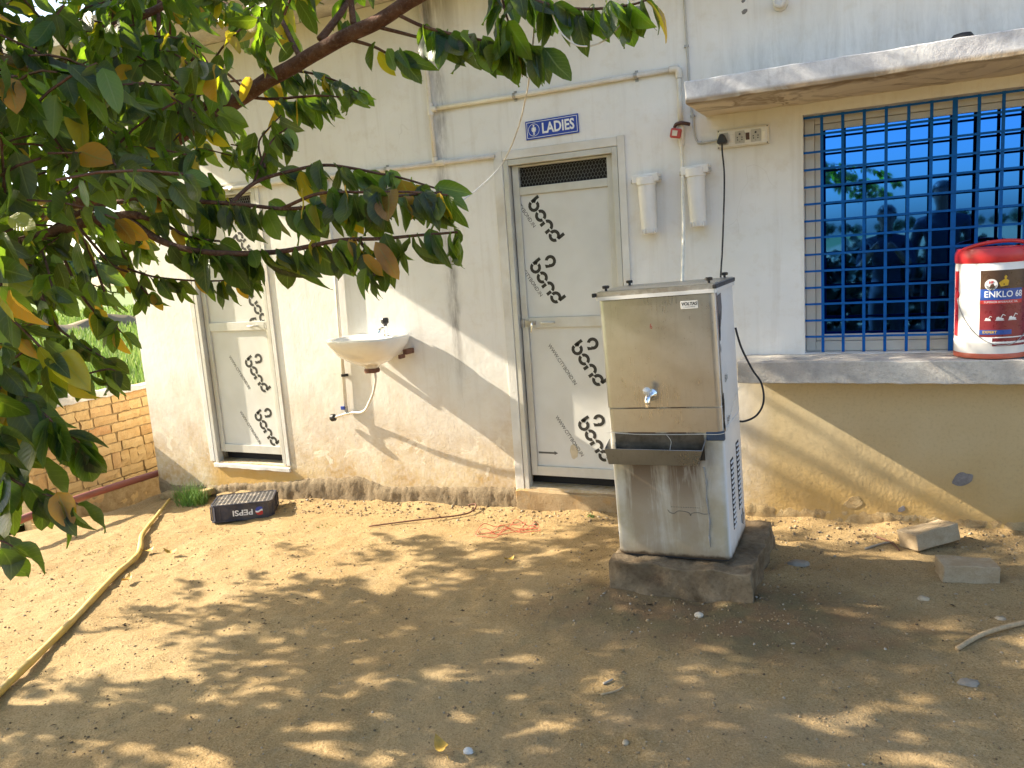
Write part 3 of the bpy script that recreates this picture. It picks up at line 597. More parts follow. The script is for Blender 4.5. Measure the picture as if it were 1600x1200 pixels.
hose = [(-1.015, Y, 2.085), (-1.006, -0.05, 1.96), (-0.985, -0.16, 1.80), (-0.955, -0.30, 1.62), (-0.93, -0.45, 1.45), (-0.92, -0.53, 1.30), (-0.92, -0.56, 1.05)]
PT(t, MB().tube(smooth_path(hose), 0.0085, 10), 'hose', plain('cream_hose', (0.74, 0.70, 0.58), 0.4), smooth=True)

t = thing('water_pipe', 'white plastic pipe along the wall at door-top height, dropping behind the washbasin', 'pipe', (-3.45, Y, 2.165))
PT(t, MB().tube([(-5.3, Y, 2.19), (-4.0, Y, 2.175), (-2.16, Y, 2.160)], r, 12), 'run', PVC, smooth=True)
PT(t, MB().tube([(-3.44, Y - 0.001, 2.168), (-3.445, Y - 0.001, 1.5), (-3.475, Y - 0.001, 0.56)], r * 0.95, 12), 'drop', PVC, smooth=True)
PT(t, MB().tube([(-2.57, Y, 2.163), (-2.51, Y, 2.163)], 0.019, 14).tube([(-2.578, Y, 2.20), (-2.578, Y, 2.166)], 0.0185, 14), 'tee', PVC, auto=40)
PT(t, MB().tube([(-3.48, Y, 2.169), (-3.40, Y, 2.169)], 0.019, 14), 'tee', PVC, auto=40)
for x in (-2.95, -3.75, -4.3): PT(t, clamp(x, 2.165), 'clamp', METAL, auto=40)
PT(t, clamp(-3.468, 0.80, True), 'clamp', BLACK, auto=40)

# tap and flexible tube under the basin
t = thing('angle_valve', 'grimy angle valve with a dark knob at the foot of the pipe under the washbasin', 'valve', (-3.48, -0.03, 0.535))
PT(t, MB().tube([(-3.475, -0.021, 0.575), (-3.475, -0.022, 0.525)], 0.015, 12), 'body', METAL, auto=40)
PT(t, MB().tube([(-3.40, -0.035, 0.535), (-3.475, -0.035, 0.522), (-3.56, -0.05, 0.500)], [0.009, 0.011, 0.009], 12), 'barrel', CHROME, auto=40)
PT(t, MB().lathe([(0.012, 0), (0.026, 0.006), (0.027, 0.03), (0.020, 0.038), (0, 0.038)], 12, T(-3.555, -0.05, 0.50) @ RY(-100)), 'knob', BLACK, auto=35)
PT(t, MB().lathe([(0.009, 0), (0.009, 0.003), (0, 0.003)], 12, T(-3.593, -0.05, 0.493) @ RY(-100)), 'knob_cap', POLE, auto=35)
PT(t, B(-3.500, -0.05, 0.555, -3.470, -0.035, 0.580), 'valve_tag', SIGNB, bevel=0.003)

# wash basin
bz = 1.088
t = thing('wash_basin', 'white ceramic washbasin hung on the wall between the two doors', 'basin', (-3.12, 0, 0.86))
def basin():
    m = MB(); n = 40
    def ring(sx, sy, z, oy, sq):                  # rounded-rectangle ring, flat at the wall
        out = []
        for k in range(n):
            a = 2 * PI * k / n; ca, sa = math.cos(a), math.sin(a)
            x = math.copysign(abs(ca) ** sq, ca) * sx; y = math.copysign(abs(sa) ** sq, sa) * sy
            if y < 0: x *= 1 - 0.18 * (-y / sy) ** 2
            out.append((-3.11 + x, min(oy + y, -0.004), z))
        return out
    rings = [ring(0.045, 0.045, bz - 0.215, -0.17, 0.9), ring(0.055, 0.05, bz - 0.200, -0.17, 0.9), ring(0.075, 0.065, bz - 0.190, -0.175, 0.85),
             ring(0.15, 0.115, bz - 0.160, -0.18, 0.75), ring(0.215, 0.160, bz - 0.115, -0.185, 0.62), ring(0.248, 0.192, bz - 0.055, -0.190, 0.5), ring(0.256, 0.200, bz - 0.018, -0.196, 0.42),
             ring(0.257, 0.201, bz - 0.004, -0.196, 0.40), ring(0.252, 0.197, bz, -0.196, 0.40), ring(0.238, 0.184, bz - 0.001, -0.196, 0.42), ring(0.232, 0.178, bz - 0.006, -0.197, 0.44)]
    inner = [ring(0.215, 0.128, bz - 0.012, -0.235, 0.55), ring(0.195, 0.112, bz - 0.05, -0.235, 0.65), ring(0.15, 0.085, bz - 0.10, -0.225, 0.8), ring(0.06, 0.04, bz - 0.125, -0.21, 0.9), ring(0.012, 0.012, bz - 0.13, -0.205, 1)]
    R = rings + inner
    for q in R: m.v += q
    for i in range(len(R) - 1):
        for k in range(n): m.f.append((i * n + k, i * n + (k + 1) % n, (i + 1) * n + (k + 1) % n, (i + 1) * n + k))
    m.f.append(tuple(range(n - 1, -1, -1))); m.f.append(tuple((len(R) - 1) * n + k for k in range(n)))
    return m
o = PT(t, basin(), 'bowl', CERAMIC, smooth=True)
PT(t, MB().lathe([(0.049, -0.03), (0.052, -0.024), (0.052, -0.008), (0.046, 0)], 20, T(-3.11, -0.17, bz - 0.212)), 'waste_ring', IRON, auto=40)
PT(t, B(-2.90, -0.10, bz - 0.135, -2.868, -0.006, bz - 0.10).box(-2.90, -0.16, bz - 0.155, -2.88, -0.101, bz - 0.128), 'bracket', IRON, bevel=0.004)
PT(t, B(-3.36, -0.10, bz - 0.135, -3.33, -0.006, bz - 0.10), 'bracket', IRON, bevel=0.004)
PT(t, MB().tube(smooth_path([(-3.09, -0.17, bz - 0.235), (-3.09, -0.168, 0.80), (-3.14, -0.14, 0.70), (-3.20, -0.11, 0.63), (-3.26, -0.08, 0.57), (-3.33, -0.05, 0.54), (-3.41, -0.036, 0.537)]), 0.009, 10), 'supply_tube', PVC, smooth=True)
tp = PT(t, MB().lathe([(0.022, 0), (0.022, 0.012), (0.013, 0.016), (0.014, 0.06), (0.017, 0.065)], 16, T(-3.035, -0.075, bz - 0.006)).tube(smooth_path([(-3.035, -0.075, bz + 0.035), (-3.035, -0.11, bz + 0.045), (-3.035, -0.150, bz + 0.036), (-3.035, -0.158, bz + 0.018)]), 0.011, 12), 'tap', CHROME, auto=40)
PT(t, MB().lathe([(0.012, 0), (0.014, 0.01), (0.026, 0.022), (0.027, 0.046), (0.020, 0.056), (0, 0.056)], 8, T(-3.035, -0.075, bz + 0.058)), 'tap_knob', BLACK, auto=35)

# switchboard, plug and cable
t = thing('switchboard', 'cream switchboard with sockets and a black plug under the awning', 'switchboard', (-0.686, -0.002, 2.09))
PT(t, B(-0.820, -0.026, 2.042, -0.552, -0.002, 2.138), 'box', CREAM, bevel=0.004)
PT(t, B(-0.812, -0.030, 2.050, -0.560, -0.0262, 2.130), 'face_plate', WHITEP, bevel=0.002)
def sock(x):
    m = B(x - 0.024, -0.033, 2.058, x + 0.024, -0.0301, 2.122); PT(t, m, 'socket', GREYC, bevel=0.002)
    m = MB()
    for a, b, rr in ((0, 0.016, 0.0055), (-0.012, -0.001, 0.0035), (0.012, -0.001, 0.0035), (-0.011, -0.013, 0.0035), (0.011, -0.013, 0.0035), (0, -0.024, 0.002)): m.lathe([(rr, 0), (rr, 0.0006)], 10, WALLM(x + a, 2.09 + b, -0.0331))
    PT(t, m, 'socket_holes', BLACK)
def swi(x, on=True, dark=False):
    PT(t, B(x - 0.014, -0.034, 2.058, x + 0.014, -0.0301, 2.122), 'switch', WHITEP, bevel=0.002)
    PT(t, B(x - 0.0095, -0.003, -0.018, x + 0.0095, 0.003, 0.018, T(0, -0.036, 2.09) @ RX(8 if on else -8)), 'rocker', BROWN if dark else WHITEP, bevel=0.002)
sock(-0.785); swi(-0.743); sock(-0.700); swi(-0.659, True, True); sock(-0.618); swi(-0.577)
m = MB()
for x, z in ((-0.812, 2.132), (-0.56, 2.132), (-0.812, 2.048), (-0.56, 2.048)): m.lathe([(0.004, 0), (0.003, 0.003), (0, 0.003)], 8, WALLM(x, z, -0.0262))
PT(t, m, 'screw', BLACK)
t = thing('plug', 'black three-pin plug and cable hanging from the switchboard to the water cooler', 'plug', (-0.79, -0.034, 2.08))
PT(t, MB().prism([(-0.024, -0.024), (0.024, -0.024), (0.025, -0.008), (0.010, 0.026), (-0.010, 0.026), (-0.025, -0.008)], 0.045, WALLM(-0.788, 2.087, -0.034)), 'plug_body', BLACK, bevel=0.007, seg=3)
PT(t, MB().tube(smooth_path([(-0.788, -0.058, 2.068), (-0.788, -0.060, 2.02), (-0.778, -0.075, 1.92), (-0.770, -0.14, 1.78), (-0.755, -0.27, 1.64), (-0.735, -0.43, 1.50), (-0.725, -0.55, 1.36), (-0.72, -0.60, 1.15), (-0.69, -0.615, 1.14)]), 0.0045, 8), 'cable', RUBBER, smooth=True)
t = thing('conduit', 'thin grey conduit running up the wall from the switchboard', 'conduit', (-0.93, -0.008, 2.09))
PT(t, MB().tube(smooth_path([(-0.985, -0.009, H), (-0.976, -0.009, 2.84), (-0.967, -0.009, 2.54), (-0.960, -0.009, 2.30), (-0.947, -0.009, 2.22), (-0.946, -0.010, 2.16), (-0.935, -0.010, 2.11), (-0.915, -0.010, 2.088), (-0.88, -0.010, 2.088), (-0.819, -0.010, 2.092)], 4), 0.0058, 8), 'tube', GREYC, smooth=True)
m = MB()
for x, z in ((-0.972, 2.60), (-0.951, 2.235), (-0.917, 2.092)): m.box(x - 0.012, -0.017, z - 0.006, x + 0.012, -0.0005, z + 0.006)
PT(t, m, 'clip', METAL, bevel=0.002)

# two filter housings
for lab, x, z in (('white water-filter housing on the wall nearest the right-hand door', -1.203, 1.62), ('white water-filter housing on the wall behind the cooler hose', -0.928, 1.637)):
    t = thing('water_filter', lab, 'water filter', (x, -0.055, z), group='water filters on the wall')
    t.rotation_euler = (0, math.radians(-1.5), 0)
    def L(m, nm, mat, **k): return m.build(nm, mat, t, **k)
    L(MB().lathe([(0.030, 0.0), (0.040, 0.006), (0.043, 0.02), (0.046, 0.10), (0.049, 0.24), (0.050, 0.27)], 28), 'bowl', WHITEP, auto=35)
    m = MB()
    for k in range(16): a = 2 * PI * k / 16; m.box(-0.002, 0.040, 0.004, 0.002, 0.049, 0.03, RZ(math.degrees(a)))
    L(m, 'grip_ribs', WHITEP)
    L(MB().lathe([(0.052, 0.270), (0.056, 0.274), (0.056, 0.312), (0.050, 0.320), (0, 0.320)], 28), 'cap', WHITEP, auto=35)
    L(B(-0.074, -0.030, 0.285, 0.074, 0.050, 0.330), 'bracket', WHITEP, bevel=0.004)
    L(MB().tube([(-0.085, 0.0, 0.298), (-0.070, 0.0, 0.298)], 0.013, 10), 'port', GREYC, auto=40); L(MB().tube([(0.070, 0.0, 0.298), (0.085, 0.0, 0.298)], 0.013, 10), 'port', GREYC, auto=40)

# lamp holder high on the wall, dark lump left on the awning
t = thing('lamp_holder', 'white lamp holder on a rusty plate high on the wall above the awning', 'lamp holder', (-0.487, -0.002, 2.725))
MB().lathe([(0.038, 0), (0.036, 0.012), (0.026, 0.016)], 20, RX(90)).build('base_plate', CREAM, t, auto=40)
MB().lathe([(0.022, 0.016), (0.024, 0.05), (0.030, 0.055), (0.030, 0.075), (0.022, 0.080), (0.018, 0.06), (0, 0.06)], 20, RX(90)).build('socket', WHITEP, t, auto=40)
m = MB().lathe([(0.0, 0.0), (0.03, 0.003), (0.036, 0.018), (0.026, 0.036), (0.0, 0.042)], 14); m.v = [(x * 1.35 + 0.02 * z, y * 0.9, z * (1 + 0.2 * math.sin(9 * x))) for x, y, z in m.v]
o = m.build('rubber_lump', RUBBER, None, smooth=True); o.location = (0.30, -0.36, 2.332); tag(o, 'small dark lump lying on top of the window awning', 'lump')

# ------------------------------------------------------------------ water cooler on its stand
t = thing('concrete_stand', 'rough stained concrete block under the water cooler', 'stand', (-0.84, -0.85, 0))
o = slab('block', -1.155, -1.205, -0.16, -0.505, -0.50, 0.128, BLOCKC, None, 0.03, 0.017); o.parent = t; o.matrix_parent_inverse = Matrix.Translation((0.84, 0.85, 0))
cw, cdp = 0.520, 0.440
t = thing('water_cooler', 'tall steel and white water cooler with a tap on a concrete block', 'water cooler', (-0.868, -0.888, 0.132), (math.radians(0.5), math.radians(-1.75), 0))
hx, hy = cw / 2, cdp / 2
def C(m, nm, mat, parent=None, **k): return m.build(nm, mat, parent or t, **k)
def rr(x0, y0, x1, y1, rad, n=5):
    out = []
    for cx, cy, a0 in ((x1 - rad, y1 - rad, 0), (x0 + rad, y1 - rad, 90), (x0 + rad, y0 + rad, 180), (x1 - rad, y0 + rad, 270)):
        out += [(cx + rad * math.cos(math.radians(a0 + 90 * i / n)), cy + rad * math.sin(math.radians(a0 + 90 * i / n))) for i in range(n + 1)]
    return out
body = C(MB().prism(rr(-hx, -hy, hx, hy, 0.028), 0.590, T(0, 0, 0.012)), 'lower_body', CW, auto=30)
C(MB().prism(rr(-hx + 0.012, -hy + 0.012, hx - 0.012, hy - 0.012, 0.02), 0.03, T(0, 0, 0.0)), 'base_frame', RUBBER)
C(MB().prism(rr(-hx + 0.004, -hy + 0.006, hx - 0.002, hy, 0.012), 0.60, T(0, 0, 0.6025)), 'upper_body', CW, auto=30)
def wrap(z0, z1, nm, inset=0.0, side=0.035):      # a steel sheet wrapped over the front, round the corners
    P = [(-hx - 0.001 + inset, -hy + side)] + [(-hx - 0.001 + inset + 0.03 - 0.03 * math.cos(a), -hy - 0.002 + 0.03 - 0.03 * math.sin(a)) for a in np.linspace(0, PI / 2, 6)]
    P += [(hx + 0.001 - 0.03 + 0.03 * math.sin(a), -hy - 0.002 + 0.03 - 0.03 * math.cos(a)) for a in np.linspace(0, PI / 2, 6)] + [(hx + 0.001, -hy + side)]
    m = MB(); n = len(P); m.v = [(x, y, z0) for x, y in P] + [(x, y, z1) for x, y in P] + [(x * 0.985, y + 0.004, z1) for x, y in P] + [(x * 0.985, y + 0.004, z0) for x, y in P]
    for i in range(n - 1):
        m.f += [(i, i + 1, n + i + 1, n + i), (n + i, n + i + 1, 2 * n + i + 1, 2 * n + i), (3 * n + i, 3 * n + i + 1, i + 1, i)]
    return C(m, nm, STEEL, auto=35)
wrap(0.712, 1.200, 'front_sheet'); wrap(0.598, 0.706, 'apron_sheet', 0.004)
lid = C(MB().prism(rr(-hx - 0.008, -hy - 0.010, hx + 0.008, hy + 0.004, 0.012), 0.016, T(0, 0, 1.2035)), 'top_collar', WHITEP, auto=30)
C(MB().prism(rr(-hx - 0.006, -hy - 0.008, hx + 0.006, hy + 0.004, 0.006), 0.020, T(0, 0, 1.2195)), 'lid_rim', METAL, auto=30)
C(MB().prism(rr(-hx - 0.002, -hy - 0.004, hx + 0.002, hy, 0.006), 0.003, T(0, 0, 1.2396)), 'lid', STEEL)
for sx in (-1, 1):
    for sy in (-1, 1):
        C(MB().box(sx * (hx + 0.0075) - 0.014, sy * hy * 1.0 - 0.02, 1.2205, sx * (hx + 0.0075) + 0.002, sy * hy + 0.012, 1.2385), 'corner_guard', BLACK, bevel=0.003)
        C(MB().lathe([(0.006, 0), (0.006, 0.010), (0.016, 0.012), (0.017, 0.022), (0.012, 0.025), (0, 0.025)], 14, T(sx * (hx - 0.03), sy * (hy - 0.035), 1.2426)), 'lid_knob', BLACK, auto=35)
C(MB().box(hx + 0.0065, -hy + 0.014, 1.2215, hx + 0.0085, hy - 0.02, 1.2375), 'edge_trim', BLACK)
# maker's plate, lettering
pl = C(B(0.112, -hy - 0.0055, 1.142, 0.186, -hy - 0.0025, 1.176), 'name_plate', WHITEP, bevel=0.0008)
C(MB().text('VOLTAS', 0.0185, WALLM(0.149, 1.163, -hy - 0.0056), 0.0003, 0.0006, shear=0.15), 'plate_lettering', INK, pl)
C(MB().text('A TATA ENTERPRISE', 0.0055, WALLM(0.149, 1.150, -hy - 0.0056), 0.0002), 'plate_small_lettering', INKT, pl)
C(MB().text('6', 0.034, WALLM(-0.025, 1.075, -hy - 0.0026, 4), 0.0003, sx=0.7), 'red_mark', REDV)
# tap
tp = C(MB().lathe([(0.027, 0), (0.027, 0.004), (0.015, 0.010), (0.012, 0.035), (0.014, 0.055)], 18, WALLM(-0.045, 0.770, -hy - 0.002)).tube(smooth_path([(-0.045, -hy - 0.045, 0.775), (-0.046, -hy - 0.064, 0.765), (-0.047, -hy - 0.070, 0.745), (-0.047, -hy - 0.070, 0.728)]), [0.013] * 13 + [0.011] * 6, 14), 'tap', CHROME, auto=40)
C(MB().lathe([(0.008, 0), (0.010, 0.012), (0.015, 0.016), (0.016, 0.032), (0.010, 0.038), (0, 0.039)], 16, T(-0.047, -hy - 0.058, 0.778) @ RX(28)), 'push_button', WHITEP, tp, auto=40)
# drip tray: a bent steel trough in front
m = MB(); tx0, tx1 = -hx + 0.002, hx - 0.075; yb, yf = -hy - 0.003, -hy - 0.082; zl = 0.468
m.add([(tx0, yb, 0.565), (tx1, yb, 0.575), (tx1 - 0.004, yf, 0.535), (tx0, yf, 0.540), (tx0 + 0.006, yb, zl), (tx1 - 0.035, yb, zl), (tx1 - 0.035, yf + 0.022, zl - 0.006), (tx0 + 0.006, yf + 0.022, zl - 0.006)],
      [(2, 3, 7, 6), (0, 4, 7, 3), (1, 2, 6, 5), (4, 5, 6, 7)])
tray = C(m, 'drip_tray', STEEL); so_ = tray.modifiers.new('thick', 'SOLIDIFY'); so_.thickness = 0.003; so_.offset = 0
C(B(-hx + 0.03, -hy - 0.0035, 0.470, hx - 0.085, -hy - 0.0012, 0.592), 'tray_back', plain('dark_tray_steel', (0.09, 0.08, 0.065), 0.45, 0.4, 0.4, 20, dirt=(0.03, 0.028, 0.022), dirt_amt=0.9))  # dark backplate above the trough, with darker blotches
C(B(-hx + 0.012, -hy - 0.062, 0.474, hx - 0.112, -hy - 0.006, 0.487), 'tray_floor', plain('tray_floor_dark', (0.018, 0.016, 0.012), 0.15), tray)  # near-black slab along the trough floor
C(B(hx - 0.075, -hy - 0.0045, 0.560, hx + 0.004, -hy + 0.02, 0.600), 'tape_patch', plain('blue_tape', (0.03, 0.055, 0.10), 0.5), bevel=0.004)
# torn film flap on the side, louvres, bottom dent
side = hx + 0.0005
poly = [(-0.195, 1.185), (-0.105, 1.192), (-0.098, 1.130), (-0.118, 1.092), (-0.150, 1.050), (-0.165, 1.035), (-0.172, 0.99), (-0.180, 0.995), (-0.183, 1.06), (-0.190, 1.11)]
m = MB(); n = len(poly); m.v = [(side, y, z) for y, z in poly] + [(side + 0.0015, y, z) for y, z in poly]; m.f = [tuple(range(n, 2 * n))] + [(i, (i + 1) % n, n + (i + 1) % n, n + i) for i in range(n)]
C(m, 'bare_metal_patch', plain('bare_patch', (0.16, 0.15, 0.15), 0.5, 0.3, 0.3, 20))
m = MB()
for (y, z, s) in ((-0.165, 1.07, 0.022), (-0.175, 1.02, 0.016), (-0.188, 0.735, 0.02), (-0.185, 0.70, 0.026), (-0.192, 0.625, 0.015), (-0.13, 1.10, 0.015), (-0.19, 0.66, 0.012), (-0.178, 0.96, 0.012), (-0.182, 0.61, 0.012)):
    s *= 1.5; poly = [(s * random.uniform(0.4, 1) * math.cos(a) * 0.6, s * 1.6 * random.uniform(0.4, 1) * math.sin(a)) for a in np.linspace(0, 2 * PI, 10)[:-1]]
    m.add([(side + 0.002, y + a, z + b) for a, b in poly], [tuple(range(len(poly)))])
C(m, 'black_residue', RUBBER)
for k, (y, z0, n) in enumerate(((-0.075, 0.115, 14), (0.085, 0.155, 14))):
    lv = C(MB().box(side - 0.001, y - 0.036, z0, side + 0.001, y + 0.036, z0 + n * 0.0232), 'louvre_opening', DARK)
    for i in range(n):
        C(B(side - 0.004, y - 0.033, -0.0012, side + 0.008, y + 0.033, 0.0012, T(0, 0, z0 + 0.012 + i * 0.0232) @ T(side, 0, 0) @ RY(38) @ T(-side, 0, 0)), 'louvre', CW, lv)
C(MB().box(side, 0.118, 0.06, side + 0.004, 0.128, 0.14).box(side, 0.09, 0.075, side + 0.006, 0.14, 0.115), 'torn_tape', plain('grey_tape', (0.30, 0.27, 0.24), 0.6), bevel=0.004)
C(MB().text('Bln', 0.050, T(side + 0.0006, -0.085, 0.815) @ RZ(90) @ RX(90) @ RZ(8), 0.0002, -0.0006), 'pencil_writing', INKT)
C(MB().text('Bln', 0.050, T(side + 0.0006, -0.085, 0.625) @ RZ(90) @ RX(90) @ RZ(14), 0.0002, -0.0006), 'pencil_writing', INKT)
m = MB().tube(smooth_path([(-0.01, -hy - 0.002, 0.235), (0.0, -hy - 0.002, 0.222), (0.02, -hy - 0.002, 0.220), (0.04, -hy - 0.002, 0.232), (0.085, -hy - 0.002, 0.226), (0.092, -hy - 0.002, 0.212), (0.10, -hy - 0.002, 0.224), (0.13, -hy - 0.002, 0.228), (0.15, -hy - 0.002, 0.222), (0.18, -hy - 0.002, 0.226)]), 0.0010, 5).text('·················', 0.03, WALLM(0.07, 0.248, -hy - 0.0005))
C(m, 'scribble', INKT)
C(MB().tube(smooth_path([(0.165, -hy - 0.003, 0.44), (0.172, -hy - 0.006, 0.38), (0.168, -hy - 0.003, 0.30), (0.176, -hy - 0.004, 0.20), (0.170, -hy - 0.003, 0.12), (0.172, -hy - 0.003, 0.07)]), [0.004, 0.006, 0.004, 0.0035, 0.0025, 0.002] * 5 + [0.002], 6), 'torn_seam', plain('seam', (0.30, 0.29, 0.27), 0.6), smooth=True)
C(MB().tube(smooth_path([(-hx - 0.012, -hy - 0.004, 0.598), (-0.15, -hy - 0.007, 0.590), (0.0, -hy - 0.008, 0.588), (0.15, -hy - 0.007, 0.590), (hx + 0.003, -hy - 0.003, 0.594), (hx + 0.004, -0.1, 0.62), (hx + 0.004, 0.06, 0.68), (hx + 0.003, hy, 0.715)]), 0.0014, 5).tube(smooth_path([(0.01, -hy - 0.008, 0.588), (0.03, -hy - 0.012, 0.56), (0.025, -hy - 0.014, 0.53), (0.02, -hy - 0.02, 0.49)]), 0.001, 5), 'binding_string', STRING, smooth=True)
C(MB().tube(smooth_path([(hx, hy + 0.004, 1.0), (hx + 0.02, hy + 0.02, 0.90), (hx + 0.062, hy + 0.04, 0.79), (hx + 0.10, hy + 0.045, 0.72), (hx + 0.105, hy + 0.045, 0.63), (hx + 0.07, hy + 0.04, 0.565), (hx + 0.012, hy + 0.02, 0.54), (hx - 0.03, hy + 0.006, 0.55)]), 0.0050, 8), 'power_cord', RUBBER, smooth=True)

# ------------------------------------------------------------------ oil bucket on the ledge
t = thing('oil_bucket', 'white plastic oil bucket with red lid standing on the window ledge', 'bucket', (0.462, -0.125, 0.922), (0, 0, math.radians(14)))
R = 0.152
def K(m, nm, mat, **k): return m.build(nm, mat, t, **k)
K(MB().lathe([(R * 0.95, 0.012), (R, 0.02), (R * 1.0, 0.07), (R * 1.012, 0.075), (R * 1.012, 0.08), (R, 0.085), (R, 0.452), (R * 0.985, 0.460)], 56), 'body', WHITEP, auto=40)
K(MB().lathe([(R * 0.96, 0.0), (R * 1.015, 0.004), (R * 1.015, 0.022), (R * 1.004, 0.026)], 56), 'base_ring', plain('orange_red', (0.48, 0.10, 0.05), 0.4), auto=40)
K(MB().lathe([(R * 1.01, 0.446), (R * 1.03, 0.450), (R * 1.03, 0.488), (R * 0.97, 0.512), (R * 0.92, 0.514), (R * 0.9, 0.500), (0, 0.500)], 56), 'lid', REDP, auto=40)
hd = [(R * 0.90 * math.cos(a), R * 0.90 * math.sin(a), 0.508 + 0.035 * max(0, math.sin((a + PI * 0.95) / (0.9 * PI) * PI))) for a in np.linspace(-PI * 0.95, -PI * 0.05, 25)]
K(MB().tube(hd, 0.009, 10), 'lid_handle', REDP, smooth=True)
def decal(pts, mat, nm, off=0.0009, res=10):      # polygon patch in (angle deg, z) laid on the cylinder; rectangle grid
    a0, a1, z0, z1 = pts; m = MB(); q = R + off
    for i in range(res + 1):
        a = math.radians(a0 + (a1 - a0) * i / res)
        m.v += [(q * math.cos(a), q * math.sin(a), z0), (q * math.cos(a), q * math.sin(a), z1)]
    m.f = [(2 * i, 2 * i + 2, 2 * i + 3, 2 * i + 1) for i in range(res)]
    return K(m, nm, mat, smooth=True)
def onbucket(m, a0, z0, off=0.0016):              # wrap flat xy artwork (metres) round the bucket
    q = R + off; out = []
    for x, y, z in m.v:
        a = math.radians(a0) + x / q; out.append(((q + z) * math.cos(a), (q + z) * math.sin(a), z0 + y))
    m.v = out; return m
MAR = plain('label_maroon', (0.21, 0.022, 0.03), 0.3); LBL = plain('label_blue', (0.02, 0.075, 0.32), 0.3); LBR = plain('label_brown', (0.075, 0.04, 0.022), 0.3); LRD = plain('label_red', (0.52, 0.03, 0.03), 0.3); YEL = plain('label_yellow', (0.60, 0.37, 0.02), 0.35)
ang0 = -127
decal((ang0, ang0 + 95, 0.105, 0.405), MAR, 'label', 0.0006, 24); decal((ang0, ang0 + 95, 0.325, 0.412), LBR, 'label_top', 0.0010, 24); decal((ang0 + 20, ang0 + 95, 0.062, 0.100), MAR, 'label_foot', 0.0008, 20)
decal((ang0, ang0 + 68, 0.276, 0.327), LBL, 'label_band', 0.0014, 20); decal((ang0, ang0 + 68, 0.258, 0.2755), LRD, 'label_band', 0.0014, 20); decal((ang0, ang0 + 50, 0.116, 0.138), LBL, 'label_band', 0.0014, 16)
decal((ang0 - 62, ang0 - 44, 0.10, 0.41), LRD, 'side_strip', 0.0008, 6)
K(onbucket(MB().text("ENKLO 68", 0.040, None, 0.0002, 0.0006, 'LEFT', sx=0.92), ang0 + 6, 0.301), 'lettering', SIGNW)
K(onbucket(MB().text("SUPERIOR HYDRAULIC OIL", 0.0125, None, 0.0002, 0.0, 'LEFT', sx=0.95), ang0 + 6, 0.2665), 'lettering', SIGNW)
K(onbucket(MB().text("EXPERT", 0.017, None, 0.0002, 0.0003, 'LEFT'), ang0 + 5, 0.127), 'lettering', YEL)
m = MB().lathe([(0.026, 0), (0.026, 0.0004)], 24, T(0.044, 0, 0)); K(onbucket(m, ang0, 0.347), 'emblem', SIGNW)
m = MB().text('HP', 0.017, T(0.044, 0.010, 0.0006), 0.0002, 0.0004, sx=0.9); K(onbucket(m, ang0, 0.347), 'emblem_letters', LRD)
m = MB(); 
for k in range(3): m.prism([(0.022 + 0.002 * k, -0.001 - 0.006 * k), (0.044, -0.014 - 0.005 * k), (0.066 - 0.002 * k, -0.001 - 0.006 * k), (0.066 - 0.002 * k, -0.004 - 0.006 * k), (0.044, -0.0175 - 0.005 * k), (0.022 + 0.002 * k, -0.004 - 0.006 * k)], 0.0004, T(0, 0, 0.0006))
K(onbucket(m, ang0, 0.347), 'emblem_chevrons', INK)
m = MB().prism([(0.082, -0.008), (0.112, -0.004), (0.116, 0.018), (0.104, 0.026), (0.108, 0.036), (0.102, 0.044), (0.096, 0.036), (0.098, 0.026), (0.088, 0.020), (0.074, 0.010)], 0.0004)
K(onbucket(m, ang0, 0.345), 'label_figure', YEL)
m = MB()
for x, s in ((0.012, 0.7), (0.055, 1.0), (0.108, 1.1)):
    m.prism([(x, 0), (x + 0.030 * s, 0), (x + 0.032 * s, 0.006 * s), (x + 0.016 * s, 0.009 * s), (x + 0.012 * s, 0.014 * s), (x + 0.003 * s, 0.012 * s)], 0.0003)
    m.prism([(x + 0.018 * s, 0.008 * s), (x + 0.028 * s, 0.026 * s), (x + 0.040 * s, 0.020 * s), (x + 0.039 * s, 0.017 * s), (x + 0.029 * s, 0.022 * s), (x + 0.021 * s, 0.007 * s)], 0.0003)
    m.prism([(x - 0.002, -0.004), (x + 0.034 * s, -0.004), (x + 0.034 * s, -0.001), (x - 0.002, -0.001)], 0.0003)
K(onbucket(m, ang0 + 4, 0.185), 'label_diggers', SIGNW)
K(MB().tube([(R * 1.02 * math.cos(a), R * 1.02 * math.sin(a), 0.30 - 0.235 * math.sin((a + PI * 0.98) / (0.96 * PI) * PI) ** 0.8) for a in np.linspace(-PI * 0.979, -PI * 0.021, 30)], 0.0018, 6), 'wire_bail', METAL, smooth=True)
K(MB().lathe([(0.018, 0), (0.016, 0.005), (0.008, 0.006), (0, 0.006)], 14, T(R * math.cos(-PI * .97), R * math.sin(-PI * .97), 0.30) @ RZ(-175) @ RY(90)), 'bail_lug', REDP, auto=40)

